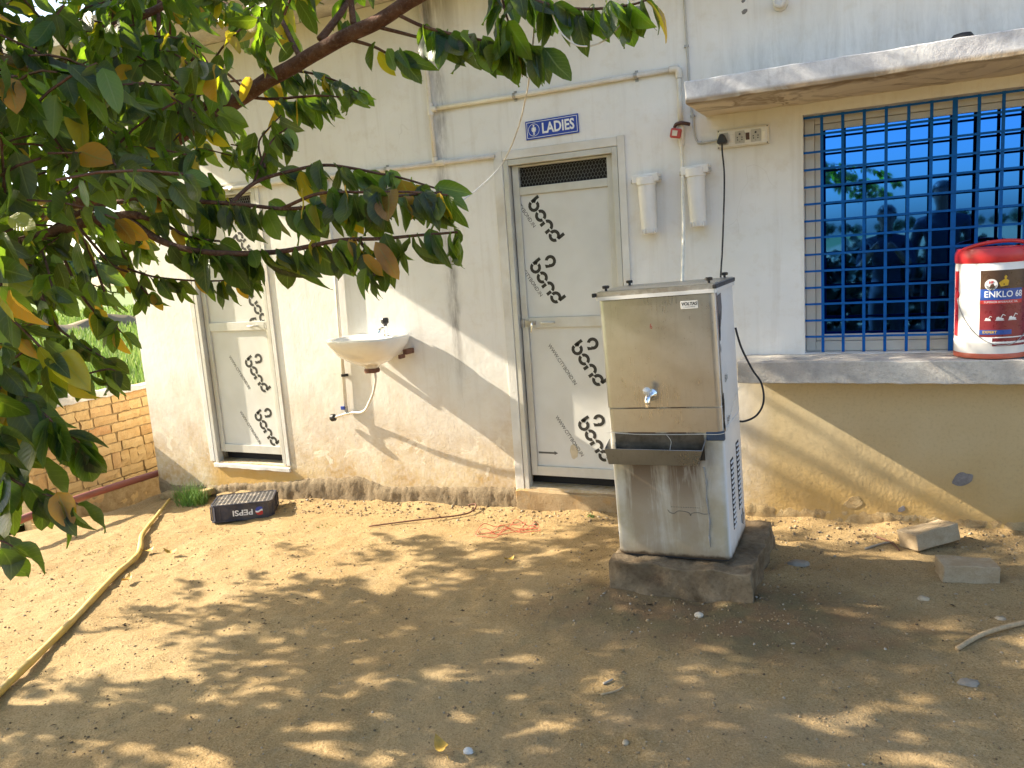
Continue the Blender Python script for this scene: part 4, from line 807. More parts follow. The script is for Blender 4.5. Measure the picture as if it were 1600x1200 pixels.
# ------------------------------------------------------------------ brick boundary wall
bw = thing('brick_wall', 'low rough brick wall with mud mortar at the corner of the building', 'wall', (-6.3, 0.4, -0.2))
bx, ytop = -6.215, lambda y: 0.615 - 0.06 * y
Y0, Y1 = -0.60, 1.5
m = B(-6.45, Y0 + 0.012, -0.75, bx - 0.016, Y1, 0.60)
o = m.build('mortar_core', MORTAR, bw); o.matrix_parent_inverse = Matrix.Translation((6.3, -0.4, 0.2))
proto = {}
def brick(y0, y1, z0, z1, dep=0.0):
    L_, h_ = y1 - y0, z1 - z0; key = (round(L_, 2), round(h_, 2), random.randint(0, 3))
    if key not in proto:
        a = MB(); n1, n2 = max(2, int(L_ / 0.03)), max(2, int(h_ / 0.03)); sd = random.random() * 50
        fr = {}
        for j in range(n2 + 1):
            for i in range(n1 + 1):
                yy, z_ = (i / n1 - 0.5) * key[0], (j / n2 - 0.5) * key[1]
                e = min(i, n1 - i, j, n2 - j)
                px_ = 0.0 if e else -0.004
                q = Vector((yy * 25, z_ * 25, sd)); px_ += 0.009 * mnoise.noise(q)
                if not e: yy += 0.012 * mnoise.noise(q + Vector((3, 3, 3))); z_ += 0.009 * mnoise.noise(q + Vector((7, 3, 3)))
                a.v.append((px_, yy, z_)); fr[(i, j)] = len(a.v) - 1
        for j in range(n2):
            for i in range(n1): a.f.append((fr[(i, j)], fr[(i + 1, j)], fr[(i + 1, j + 1)], fr[(i, j + 1)]))
        rim = [(i, 0) for i in range(n1)] + [(n1, j) for j in range(n2)] + [(i, n2) for i in range(n1, 0, -1)] + [(0, j) for j in range(n2, 0, -1)]
        b0 = len(a.v); a.v += [(-0.10, a.v[fr[k]][1], a.v[fr[k]][2]) for k in rim]
        for k in range(len(rim)): a.f.append((fr[rim[k]], b0 + k, b0 + (k + 1) % len(rim), fr[rim[(k + 1) % len(rim)]]))
        a.f.append(tuple(b0 + k for k in range(len(rim))))
        proto[key] = a.mesh('brick', BRICK, False)
    o = bpy.data.objects.new('brick', proto[key]); link(o, bw)
    o.location = (bx + dep + random.uniform(-0.006, 0.006) + 6.3, (y0 + y1) / 2 - 0.4, (z0 + z1) / 2 + 0.2)
    o.rotation_euler = (random.uniform(-.03, .03), 0, random.uniform(-.03, .03))
z = -0.52; row = 0
while z < 0.60:
    sol = row in (5,)
    h = 0.135 if sol else random.uniform(0.072, 0.082); gap = 0.011
    y = Y0
    first = True
    while y < Y1 - 0.02:
        L_ = random.choice([0.07, 0.076, 0.082]) if sol else random.choice([0.235, 0.225, 0.12, 0.17, 0.21])
        if first and row % 2: L_ = 0.11
        first = False; y1 = min(y + L_, Y1)
        if y1 - y > 0.03 and z + h < ytop(y) + 0.02: brick(y, y1, z, z + h, -0.02 if row < 3 else 0.0)
        y = y1 + random.uniform(0.007, 0.02)
    z += h + gap; row += 1
# cap of pale mortar
m = MB(); n = 60
for i in range(n + 1):
    y = Y0 - 0.01 + (Y1 - Y0) * i / n; zt2 = ytop(y) + 0.02 + 0.018 * mnoise.noise(Vector((y * 8, 0, 0))); zb2 = 0.585
    m.v += [(bx + 0.012 + 0.01 * mnoise.noise(Vector((y * 9, 5, 0))), y, zb2 - 0.01 + 0.015 * mnoise.noise(Vector((y * 14, 2, 0)))), (bx + 0.005, y, zt2), (-6.32, y, zt2 + 0.015), (-6.46, y, zt2 - 0.01), (-6.46, y, zb2)]
for i in range(n):
    for k in range(4): a = i * 5 + k; m.f.append((a, a + 1, a + 6, a + 5))
m.f += [(4, 3, 2, 1, 0), tuple(n * 5 + k for k in range(5))]
o = m.build('mortar_cap', LEDGE, bw, smooth=True); o.matrix_parent_inverse = Matrix.Translation((6.3, -0.4, 0.2))

o = MB().tube(smooth_path([(-5.56, 0.10, -0.055), (-5.53, -0.7, -0.035), (-5.50, -1.4, -0.055), (-5.45, -2.2, -0.10), (-5.40, -3.0, -0.16)]), 0.028, 16).build('drain_pipe', REDPIPE, None, smooth=True)
tag(o, 'red-brown pipe running along the foot of the brick wall', 'pipe')

# ------------------------------------------------------------------ things lying in the yard
def gp(x, y, dz=0.0): return (x, y, ground_z(x, y) + dz)
pp = [(-5.22, -0.16), (-4.92, -0.55), (-4.62, -0.92), (-4.30, -1.22), (-4.10, -1.55), (-3.72, -2.12), (-3.40, -2.62), (-3.1, -3.1), (-2.9, -3.5)]
path = smooth_path([gp(x, y, 0.020) for i, (x, y) in enumerate(pp)], 6)
o = MB().tube(path, [0.010 + 0.008 * min(1, i / 16) + 0.0015 * math.sin(i * 1.7) for i in range(len(path))], 14).build('bent_pole', POLE, None, smooth=True)
tag(o, 'long bent yellow pole lying on the sand', 'pole')

t = thing('bottle_crate', 'dark blue bottle crate turned upside down by the wall', 'crate', gp(-4.21, -0.36, 0.004), (math.radians(-1.5), math.radians(1.0), math.radians(35)))
cl, cwid, ch = 0.41, 0.30, 0.125
def Q(m, nm, mat, parent=None, **k): return m.build(nm, mat, parent or t, **k)
def crate_wall(x0, y0, x1, y1, nm, holes=False):
    m = MB(); dx, dy = x1 - x0, y1 - y0; L_ = math.hypot(dx, dy); a = math.degrees(math.atan2(dy, dx)); Mx = T(x0, y0, 0) @ RZ(a)
    if not holes: m.box(0, -0.004, 0, L_, 0.004, ch, Mx)
    else:
        m.box(0, -0.004, 0, L_, 0.004, 0.035, Mx); m.box(0, -0.004, 0.105, L_, 0.004, ch, Mx); m.box(0, -0.004, 0.0352, 0.05, 0.004, 0.1048, Mx); m.box(L_ - 0.05, -0.004, 0.0352, L_, 0.004, 0.1048, Mx)
        for k in range(1, 5): c = 0.05 + (L_ - 0.1) * k / 5; m.box(c - 0.005, -0.003, 0.0352, c + 0.005, 0.003, 0.1048, Mx)
    m.box(0, -0.009, 0, L_, -0.0042, 0.012, Mx); m.box(0, -0.009, ch - 0.012, L_, -0.0042, ch, Mx); m.box(0.03, -0.009, 0.0122, 0.042, -0.0042, ch - 0.0122, Mx); m.box(L_ - 0.042, -0.009, 0.0122, L_ - 0.03, -0.0042, ch - 0.0122, Mx)
    return Q(m, nm, CRATE, bevel=0.0015)
X, Y_ = cl / 2, cwid / 2; c = 0.02
fw = crate_wall(-X + c, -Y_, X - c, -Y_, 'side'); crate_wall(X - c, -Y_, X, -Y_ + c, 'corner'); crate_wall(X, -Y_ + c, X, Y_ - c, 'side', True); crate_wall(X, Y_ - c, X - c, Y_, 'corner')
crate_wall(X - c, Y_, -X + c, Y_, 'side'); crate_wall(-X + c, Y_, -X, Y_ - c, 'corner'); crate_wall(-X, Y_ - c, -X, -Y_ + c, 'side', True); crate_wall(-X, -Y_ + c, -X + c, -Y_, 'corner')
m = MB()                                            # the cell bottoms, now facing up: a lattice of square openings
nxh, nyh = 14, 10
for i in range(nxh + 1): x_ = -X + 0.006 + (cl - 0.012) * i / nxh; m.box(x_ - 0.0042, -Y_ + 0.006, ch - 0.016, x_ + 0.0042, Y_ - 0.006, ch - 0.004)
for j in range(nyh + 1): y_ = -Y_ + 0.006 + (cwid - 0.012) * j / nyh; m.box(-X + 0.006, y_ - 0.0042, ch - 0.0155, X - 0.006, y_ + 0.0042, ch - 0.0035)
Q(m, 'bottom_lattice', CRATET); Q(B(-X + 0.01, -Y_ + 0.01, 0.03, X - 0.01, Y_ - 0.01, 0.034), 'shadow_floor', CRATE)
Mx = T(0, -Y_ - 0.0046, 0.066) @ RX(90) @ RZ(180)
Q(MB().text('PEPSI', 0.056, Mx @ T(-0.005, 0.008, 0), 0.0005, 0.0012, sx=1.15), 'lettering', SIGNW)
Mx2 = T(0.122, -Y_ - 0.0046, 0.058) @ RX(90) @ RZ(180)
m = MB(); N_ = 20
def half(zs): return [(0.031 * math.cos(a), 0.031 * math.sin(a)) for a in zs]
wave = [(x, 0.006 * math.sin(x / 0.031 * PI) + 0.006) for x in np.linspace(-0.029, 0.029, 14)]
wave2 = [(x, 0.006 * math.sin(x / 0.031 * PI) - 0.006) for x in np.linspace(0.029, -0.029, 14)]
Q(MB().prism(half(np.linspace(0.22, PI - 0.22, 18)) + wave, 0.0006, Mx2), 'emblem_red', LRD)
Q(MB().prism(wave + wave2, 0.0006, Mx2 @ T(0, 0, 0.0002)), 'emblem_white', SIGNW)
Q(MB().prism(half(np.linspace(PI + 0.22, 2 * PI - 0.22, 18)) + wave2[:1][::-1] + wave2[1:], 0.0006, Mx2), 'emblem_blue', SIGNB)

def rock(name, label, cat, x, y, sz, mat, dz=0.0, rot=0.0, seed=1, group=None):
    m = MB(); n, r_ = 12, 7
    for j in range(r_ + 1):
        for i in range(n):
            th = PI * j / r_; ph = 2 * PI * i / n; d = Vector((math.sin(th) * math.cos(ph), math.sin(th) * math.sin(ph), math.cos(th)))
            k = 1 + 0.35 * mnoise.noise(d * 1.5 + Vector((seed, 0, 0))) + 0.12 * mnoise.noise(d * 4 + Vector((seed, 0, 0)))
            m.v.append((d.x * sz[0] * k, d.y * sz[1] * k, d.z * sz[2] * k))
    for j in range(r_):
        for i in range(n): m.f.append((j * n + i, j * n + (i + 1) % n, (j + 1) * n + (i + 1) % n, (j + 1) * n + i))
    o = m.build(name, mat, None, auto=30); o.location = gp(x, y, sz[2] * 0.35 + dz); o.rotation_euler = (0, 0, rot); return tag(o, label, cat, group)
def block(label, x, y, rz, dims, tilt, seed, dz):
    m = MB(); L_, W_, H_ = dims; nx_, ny_, nz_ = 10, 6, 5; idx = {}
    a = slab('stone_block', -L_ / 2, -W_ / 2, 0, L_ / 2, W_ / 2, H_, STONEC, None, 0.024, 0.006)
    a.data.transform(T(0, 0, 0)); a.location = gp(x, y, dz); a.rotation_euler = (math.radians(tilt[0]), math.radians(tilt[1]), math.radians(rz)); return tag(a, label, 'block', 'loose blocks by the wall')
block('loose pale block propped on an edge close to the wall', 0.215, -0.27, 38, (0.25, 0.135, 0.085), (-9, -6, 0), 3, 0.012)
block('loose pale block lying flat in front of the propped one', 0.345, -0.62, 12, (0.235, 0.125, 0.082), (0, 1, 0), 4, -0.004)
rock('stone', 'flat grey stone beside the concrete stand', 'stone', -0.365, -0.70, (0.048, 0.036, 0.016), STONE, 0, 0.4, 2)
rock('stone', 'flat grey stone half sunk in the sand, lower right', 'stone', 0.275, -1.56, (0.034, 0.026, 0.008), STONE, 0, 0.2, 5)
rock('stone', 'white pebble beside the fallen yellow leaf', 'stone', -1.235, -2.455, (0.018, 0.014, 0.010), plain('white_pebble', (0.62, 0.60, 0.57), 0.8), 0, 0, 6)
rock('stone', 'small pale stone near the bottom edge, below the cooler', 'stone', -0.75, -2.275, (0.011, 0.012, 0.008), PEB, 0, 0, 8)
rock('stone', 'tan stone in the sand below the loose blocks', 'stone', 0.16, -0.92, (0.026, 0.018, 0.012), PEB, 0, 0, 9)
rock('stone', 'small round stone at the right edge above the stick', 'stone', 0.43, -1.02, (0.022, 0.016, 0.009), PEB, 0, 0, 12)
rock('stone', 'pale stone in the rubble at the front of the stand', 'stone', -0.70, -1.37, (0.020, 0.016, 0.014), plain('pale_stone', (0.52, 0.46, 0.36), 0.9), 0, 0, 14)
# sticks, rod, wire
def stick(name, label, cat, pts, r0, r1, mat, n=7):
    P = smooth_path([gp(x, y, r0 * 0.8 + d) for x, y, d in pts], 5); k = len(P)
    return tag(MB().tube(P, [r0 + (r1 - r0) * i / (k - 1) for i in range(k)], n).build(name, mat, None, smooth=True), label, cat)
stick('stick', 'pale dry stick lying at the right edge of the yard', 'stick', [(0.255, -1.345, 0), (0.36, -1.20, 0.006), (0.52, -1.05, 0.004), (0.66, -0.98, 0)], 0.009, 0.011, STICK)
stick('stick', 'short split twig lying in the middle of the yard', 'stick', [(-0.92, -2.02, 0), (-0.87, -1.985, 0.003), (-0.855, -1.955, 0)], 0.004, 0.003, STICK)
stick('stick', 'tiny grey twig just above the short split one', 'stick', [(-0.93, -1.96, 0), (-0.905, -1.925, 0.002)], 0.005, 0.004, plain('grey_twig', (0.33, 0.29, 0.23), 0.8))
stick('stick', 'thin dark twig on the ground left of the loose blocks', 'stick', [(-0.03, -0.20, 0), (0.04, -0.27, 0.004), (0.075, -0.36, 0)], 0.005, 0.004, IRON)
stick('stick', 'grey splinter of wood beside the dark twig', 'stick', [(-0.08, -0.36, 0), (0.0, -0.29, 0.003), (0.05, -0.25, 0)], 0.006, 0.004, plain('grey_wood', (0.36, 0.31, 0.23), 0.8))
P = [gp(-3.02, -0.50, 0.012), gp(-2.75, -0.36, 0.015), gp(-2.5, -0.21, 0.014), gp(-2.44, -0.13, 0.02), gp(-2.45, -0.08, 0.035), gp(-2.50, -0.09, 0.03)]
tag(MB().tube(smooth_path(P), 0.0052, 8).build('hooked_rod', IRON, None, smooth=True), 'thin rusty rod with a hooked end lying along the wall', 'rod')
P = []
for k in range(46):
    a = k * 0.42; cx = -2.10 + 0.0022 * k; P.append(gp(cx + 0.12 * math.cos(a) * (1 + 0.35 * math.sin(k * 0.9)), -0.42 + 0.09 * math.sin(a * 1.07) + 0.04 * math.sin(k * 0.53), 0.006 + 0.05 * max(0, math.sin(k * 1.13)) ** 3))
tag(MB().tube(smooth_path(P, 4), 0.0019, 5).build('tangled_wire', REDWIRE, None, smooth=True), 'tangle of thin red wire on the ground by the right-hand door', 'wire')

# fallen leaves
def flat_leaf(L_, W_, curl, mat_name='dry'):
    m = MB(); n = 7
    for i in range(n + 1):
        s = i / n; wd = W_ * (math.sin(PI * min(1, s * 0.96 + 0.04)) ** 0.75) * (1 - 0.25 * s)
        for k in (-1, 0, 1): m.v.append((k * wd / 2, s * L_, curl * (s - 0.5) ** 2 * L_ * 3 + abs(k) * 0.18 * wd + 0.006 * math.sin(5 * s + k)))
    for i in range(n):
        for k in (0, 1): a = i * 3 + k; m.f.append((a, a + 1, a + 4, a + 3))
    m.tube([(0, 0, 0.01), (0, -0.25 * L_, 0.0)], 0.0012, 4); return m
tag_leaf = [('fallen yellow leaf curling on the sand at the bottom edge', -1.285, -2.51, 50, 0.085, 0.05), ('dry orange leaf caught against the middle of the yellow pole', -3.93, -1.62, 20, 0.09, 0.045),
            ('dry orange leaf lying on the yellow pole near the shadows', -4.30, -1.19, -30, 0.085, 0.04), ('dry leaf lying on the sand right of the yellow pole', -4.02, -1.16, 100, 0.095, 0.05),
            ('yellow leaf on the sand left of the cooler stand', -1.84, -0.90, -40, 0.06, 0.03)]
for lab, x, y, rz, a, b in tag_leaf:
    o = flat_leaf(a, b, 0.5).build('fallen_leaf', DRYLEAF, None, smooth=True); o.location = gp(x, y, 0.012); o.rotation_euler = (0.15, -0.2, math.radians(rz)); tag(o, lab, 'leaf')
# pebbles and crumbs: beyond counting
def scatter(name, template, faces, mats, pos, label, mat):
    """many copies of a small template joined into one mesh (numpy)"""
    tv = np.array(template); n = len(tv); N = len(pos)
    V = np.einsum('nij,kj->nki', mats, tv) + pos[:, None, :]
    fa = np.array(faces); Fc = (fa[None] + (np.arange(N) * n)[:, None, None]).reshape(-1, fa.shape[1])
    me = bpy.data.meshes.new(name); me.vertices.add(N * n); me.vertices.foreach_set('co', V.reshape(-1).astype(np.float32))
    k = fa.shape[1]; me.loops.add(Fc.size); me.loops.foreach_set('vertex_index', Fc.reshape(-1).astype(np.int32)); me.polygons.add(len(Fc))
    me.polygons.foreach_set('loop_start', np.arange(0, Fc.size, k, dtype=np.int32)); me.polygons.foreach_set('loop_total', np.full(len(Fc), k, dtype=np.int32))
    me.update(calc_edges=True); me.materials.append(mat); return me
ph = (1 + 5 ** 0.5) / 2
ico = np.array([(-1, ph, 0), (1, ph, 0), (-1, -ph, 0), (1, -ph, 0), (0, -1, ph), (0, 1, ph), (0, -1, -ph), (0, 1, -ph), (ph, 0, -1), (ph, 0, 1), (-ph, 0, -1), (-ph, 0, 1)]) / 1.9
icf = [(0, 11, 5), (0, 5, 1), (0, 1, 7), (0, 7, 10), (0, 10, 11), (1, 5, 9), (5, 11, 4), (11, 10, 2), (10, 7, 6), (7, 1, 8), (3, 9, 4), (3, 4, 2), (3, 2, 6), (3, 6, 8), (3, 8, 9), (4, 9, 5), (2, 4, 11), (6, 2, 10), (8, 6, 7), (9, 8, 1)]
pos, mats = [], []
def pebbles(n, x0, x1, y0, y1, s0, s1, f=lambda x, y: True):
    for _ in range(n):
        x, y = random.uniform(x0, x1), random.uniform(y0, y1)
        if not f(x, y): continue
        s = s0 * (s1 / s0) ** (random.random() ** 2.2); pos.append((x, y, ground_z(x, y) + s * 0.15))
        A_ = np.array(Euler((random.uniform(-.5, .5), random.uniform(-.5, .5), random.uniform(0, 6.3))).to_matrix()); mats.append(A_ @ np.diag([s * random.uniform(.7, 1.4), s * random.uniform(.6, 1.1), s * random.uniform(.4, .8)]))
clear = lambda x, y: not (-1.16 < x < -0.5 and -1.21 < y < -0.49)
pebbles(11000, -5.3, 1.3, -3.0, -0.02, 0.0018, 0.0075, clear)
pebbles(1500, -4.3, 1.2, -0.30, -0.02, 0.003, 0.014, clear)
pebbles(700, -1.5, -0.2, -1.55, -0.4, 0.003, 0.010, clear)
pebbles(500, -0.5, 1.2, -2.6, -0.3, 0.002, 0.007, clear)
me = scatter('pebbles', ico, icf, np.array(mats), np.array(pos), '', None)
q = Mt('pebble_mix'); rI = q.n('NewGeometry').outputs['Random Per Island']
me.materials.clear(); me.materials.append(q.out(q.ramp(rI, [(0, (0.11, 0.075, 0.045)), (0.35, (0.24, 0.17, 0.095)), (0.8, (0.38, 0.285, 0.165)), (0.96, (0.33, 0.28, 0.21)), (1, (0.44, 0.39, 0.31))]), 0.9, 0, q.bump(q.noise(300), 0.4, 0.003), 0.2))
o = link(bpy.data.objects.new('pebbles', me)); tag(o, 'small stones and crumbs strewn over the sand', 'pebbles', kind='stuff')

flake = [(-0.5, 0, 0), (0.1, -0.3, 0.12), (0.5, 0.1, 0.0), (0.0, 0.35, 0.15)]
ps, ms = [], []
for _ in range(640):
    x, y = random.uniform(-5.0, 1.2), -3.0 * random.random() ** 1.2 - 0.03
    if not clear(x, y): continue
    k = 0.006 * (6.0 ** (random.random() ** 1.8)); ps.append((x, y, ground_z(x, y) + 0.004)); ms.append(np.array(Euler((random.uniform(-.6, .6), random.uniform(-.6, .6), random.uniform(0, 6.3))).to_matrix()) @ np.diag([k, k * 0.6, k]))
q = Mt('litter'); rI = q.n('NewGeometry').outputs['Random Per Island']
q.out(q.ramp(rI, [(0, (0.05, 0.03, 0.018)), (0.5, (0.13, 0.08, 0.04)), (0.85, (0.26, 0.18, 0.09)), (1, (0.45, 0.28, 0.05))]), 0.85)
me = scatter('leaf_litter', flake, [(0, 1, 2, 3)], np.array(ms), np.array(ps), '', q.mat)
tag(link(bpy.data.objects.new('leaf_litter', me)), 'crumbs of dry leaf and bark strewn over the sand', 'litter', kind='stuff')
# grass tuft at the corner, weeds
blade = np.array([(-1, 0, 0), (1, 0, 0), (-0.7, 0.05, 0.5), (0.7, 0.05, 0.5), (0, 0.22, 1.0)]); bladef = [(0, 1, 3), (0, 3, 2), (2, 3, 4)]
def tuft(name, label, x, y, n, rad, h0, h1, wd, kind=None):
    ps, ms = [], []
    for _ in range(n):
        a = random.uniform(0, 6.3); r_ = rad * random.random() ** 0.6; px_, py_ = x + r_ * math.cos(a) * 1.3, y + r_ * math.sin(a) * 0.7
        h_ = random.uniform(h0, h1); lean = Euler((random.uniform(-.55, .55), random.uniform(-.55, .55), random.uniform(0, 6.3))).to_matrix()
        ps.append((px_, py_, ground_z(px_, py_) - 0.004)); ms.append(np.array(lean) @ np.diag([wd, h_ * 0.8, h_]))
    me = scatter(name, blade, bladef, np.array(ms), np.array(ps), '', GRASS); return tag(link(bpy.data.objects.new(name, me)), label, 'grass', kind=kind)
tuft('grass_tuft', 'green tuft of grass at the corner of the building beside the crate', -4.96, -0.17, 330, 0.12, 0.06, 0.21, 0.0026)
tuft('weed', 'tiny green weed at the foot of the right-hand door step', -1.62, -0.13, 22, 0.02, 0.015, 0.035, 0.004)
tuft('weed_patch', 'sparse low weed in the sand between crate and hooked rod', -3.35, -0.50, 26, 0.09, 0.008, 0.022, 0.003, 'stuff')
tuft('weed', 'faint patch of grass on the sand left of the yellow pole', -4.75, -1.15, 60, 0.12, 0.008, 0.02, 0.002, 'stuff')

# ------------------------------------------------------------------ field beyond the wall, far trees
fm = MB(); fm.v = [(-6.7, -60, -0.44), (-6.7, 300, -0.44), (-600, 300, -0.44), (-600, -60, -0.44)]; fm.f = [(0, 1, 2, 3)]
q = Mt('field_soil'); fmat = q.out(q.mix(q.noise(0.3), (0.11, 0.16, 0.035), (0.17, 0.22, 0.05)), 0.95)
tag(fm.build('field', fmat), kind='structure', label='bright green paddy field')
ps, ms = [], []
for _ in range(52000):
    az = math.radians(random.uniform(42, 84)); d = 7.5 * (70 / 7.5) ** (random.random() ** 0.8); x, y = -math.sin(az) * d, -4.5 + math.cos(az) * d
    if x > -6.75: continue
    h_ = random.uniform(0.22, 0.42); k = 0.006 + 0.0011 * d
    ps.append((x, y, -0.39)); ms.append(np.array(Euler((random.uniform(-.25, .25), random.uniform(-.25, .25), random.uniform(0, 6.3))).to_matrix()) @ np.diag([k, h_, h_]))
q = Mt('paddy'); rI = q.n('NewGeometry').outputs['Random Per Island']; cc = q.ramp(rI, [(0, (0.11, 0.19, 0.03)), (0.6, (0.19, 0.29, 0.05)), (1, (0.33, 0.38, 0.11))])
q.out(cc, 0.6); trn = q.n('BsdfTranslucent', {'Color': cc}); mx = q.n('MixShader', {0: 0.4, 1: q.b.outputs[0], 2: trn.outputs[0]}); q.t.links.new(mx.outputs[0], q.t.nodes['Material Output'].inputs[0])
me = scatter('paddy_grass', blade, bladef, np.array(ms), np.array(ps), '', q.mat)
tag(link(bpy.data.objects.new('paddy_grass', me)), 'young paddy growing in the field beyond the brick wall', 'grass', kind='stuff')
# an earth bund across the field
m = MB(); n = 60
for i in range(n + 1):
    y = 4 + 40 * i / n; x = -30 + 0.12 * (y - 20) + 0.4 * math.sin(y)
    for dx, dz in ((-0.9, 0), (-0.4, 0.5), (0.3, 0.55), (0.9, 0)): m.v.append((x + dx, y, -0.40 + dz * (1 + 0.3 * math.sin(y * 2.1))))
for i in range(n):
    for k in range(3): a = i * 4 + k; m.f.append((a, a + 4, a + 5, a + 1))
tag(m.build('bund', plain('bund_soil', (0.20, 0.15, 0.08), 0.95, 0, 0.3, 1.0), None, smooth=True), kind='structure', label='low earth bund across the field')

# leaf templates: (x across, y along, z up), colour layer holds |across| and along
def leaf_grid(nl, L_=1.0, W_=0.46, fold=0.16, droop=0.25, wav=0.02, tip=0.0):
    V, C_, Fq = [], [], []
    for i in range(nl + 1):
        s = i / nl; wd = W_ * 0.5 * (math.sin(PI * (0.04 + 0.96 * s) ** 0.88) ** 0.72 if s < 1 else 0.0)
        if i == 0: wd = 0.012
        for k in (-1, 0, 1):
            V.append((k * wd, s * L_, abs(k) * wd * fold * 2 - droop * s * s * L_ + wav * math.sin(9 * s + 2 * k) + tip * max(0, s - 0.7)))
            C_.append((abs(k), s, 0, 1))
    for i in range(nl):
        for k in (0, 1): a = i * 3 + k; Fq.append((a, a + 1, a + 4, a + 3))
    return V, C_, Fq
def add_leaf_colors(me, cols):
    at = me.color_attributes.new('leaf', 'FLOAT_COLOR', 'POINT'); at.data.foreach_set('color', np.array(cols, dtype=np.float32).reshape(-1))

# far trees: 3 crowns shared by the individuals
FARLEAF = plain('far_foliage', (0.055, 0.085, 0.03), 0.8, 0, 0.5, 0.8)
crowns = []
for c_ in range(3):
    ps, ms = [], []
    for k in range(520):
        d = Vector((random.gauss(0, 1), random.gauss(0, 1), random.gauss(0, 1))).normalized() * random.random() ** 0.4
        d = Vector((d.x * 3.0, d.y * 3.0, d.z * 2.1 + 4.6)); d *= 1 + 0.22 * mnoise.noise(d * 0.6 + Vector((c_ * 9, 0, 0)))
        ps.append(tuple(d)); ms.append(np.array(Euler((random.uniform(-1.5, 1.5), random.uniform(-1.5, 1.5), random.uniform(0, 6.3))).to_matrix()) * random.uniform(0.35, 0.75))
    quad = [(-0.8, -0.5, 0), (0.2, -0.7, 0.1), (0.9, 0.1, 0), (0.1, 0.7, 0.15), (-0.7, 0.5, 0)]
    crowns.append(scatter('crown', quad, [(0, 1, 2, 3, 4)], np.array(ms), np.array(ps), '', FARLEAF))
ftr = MB().tube([(0, 0, -0.4), (0.1, 0, 1.5), (0, 0.1, 3.2), (0.2, 0.1, 4.6)], [0.28, 0.2, 0.15, 0.06], 8).mesh('trunk', BARK, True)
def far_tree(x, y, s, label, group):
    t = thing('tree', label, 'tree', (x, y, -0.4), (0, 0, random.uniform(0, 6)), group); t.scale = (s, s, s * random.uniform(0.85, 1.15))
    link(bpy.data.objects.new('crown', random.choice(crowns)), t); link(bpy.data.objects.new('trunk', ftr), t)
for az, d, s in ((46, 210, 1.5), (49, 190, 1.3), (51.5, 230, 1.6), (53.5, 185, 1.1), (55.5, 215, 1.5), (57.5, 195, 1.2), (60, 220, 1.5), (63, 200, 1.3)):
    a = math.radians(az); far_tree(-math.sin(a) * d, -4.5 + math.cos(a) * d, s, 'far tree on the horizon beyond the green field', 'trees on the horizon')
for k in range(20):
    a = math.radians(168 + 0.95 * k + random.uniform(-.4, .4)); d = random.uniform(235, 290)
    far_tree(math.sin(a) * d, -4.5 + math.cos(a) * d, random.uniform(0.6, 0.95), 'far tree mirrored in the blue window glass', 'trees mirrored in the window')
BUSH = plain('added_bush_foliage', (0.018, 0.03, 0.012), 0.8, 0, 0.5, 3)  # added bushes, near-black so the lower window reflection turns dark
bushes = []
for c_ in range(2):
    ps, ms = [], []
    for k in range(900):
        d = Vector((random.gauss(0, 1), random.gauss(0, 1), random.gauss(0, 1))).normalized() * random.random() ** 0.4
        d = Vector((d.x * 0.95, d.y * 0.7, max(-0.74, d.z * 0.8) + 0.76)); d *= 1 + 0.2 * mnoise.noise(d * 1.6 + Vector((c_ * 9, 0, 0)))
        ps.append(tuple(d)); ms.append(np.array(Euler((random.uniform(-1.5, 1.5), random.uniform(-1.5, 1.5), random.uniform(0, 6.3))).to_matrix()) * random.uniform(0.06, 0.13))
    bushes.append(scatter('foliage', [(-0.8, -0.5, 0), (0.2, -0.7, 0.1), (0.9, 0.1, 0), (0.1, 0.7, 0.15), (-0.7, 0.5, 0)], [(0, 1, 2, 3, 4)], np.array(ms), np.array(ps), '', BUSH))
for k in range(9):
    o = link(bpy.data.objects.new('bush', bushes[k % 2])); o.location = (-2.6 + k * 1.25, -9.0 - 0.5 * random.random(), -0.1); o.rotation_euler = (0, 0, random.uniform(-.4, .4)); o.scale = (1, 1, random.uniform(0.82, 1.02))
    tag(o, 'dark bush added to darken the low reflection in the blue window glass', 'bush', 'bushes added to darken the window reflection')

# ------------------------------------------------------------------ the tree over the yard
tree = thing('tree', 'leafy tree reaching in over the yard from the left', 'tree', (-4.7, -3.05, -0.2))
TO = Vector(tree.location)
def branch(pts, r0, r1, name='branch', n=9, k=5, wob=0.006):
    P = smooth_path(pts, k); c_ = len(P)
    P = [p + wob * Vector((mnoise.noise(p * 7), mnoise.noise(p * 7 + Vector((5, 0, 0))), mnoise.noise(p * 7 + Vector((0, 5, 0))))) for p in P]
    m = MB().tube([p - TO for p in P], [r0 + (r1 - r0) * i / (c_ - 1) for i in range(c_)], n)
    m.build(name, BARK, tree, smooth=True); return P
fork = Vector((-4.55, -3.0, 1.35))
branch([(-4.75, -3.08, -0.3), (-4.68, -3.04, 0.4), (-4.6, -3.0, 0.9), fork], 0.10, 0.075, 'trunk', 14)
branch([fork, (-4.7, -2.6, 2.0), (-5.1, -2.2, 2.8), (-5.3, -1.8, 3.5)], 0.06, 0.02, 'limb'); branch([fork, (-4.9, -3.3, 2.1), (-5.4, -3.7, 3.0), (-5.6, -4.0, 3.9)], 0.06, 0.02, 'limb')
branch([fork, (-4.3, -3.2, 2.2), (-4.1, -3.0, 3.2), (-3.9, -2.6, 4.2)], 0.055, 0.02, 'limb')
leaves = []                                     # (matrix 3x3 np, pos np, in_frame_size)
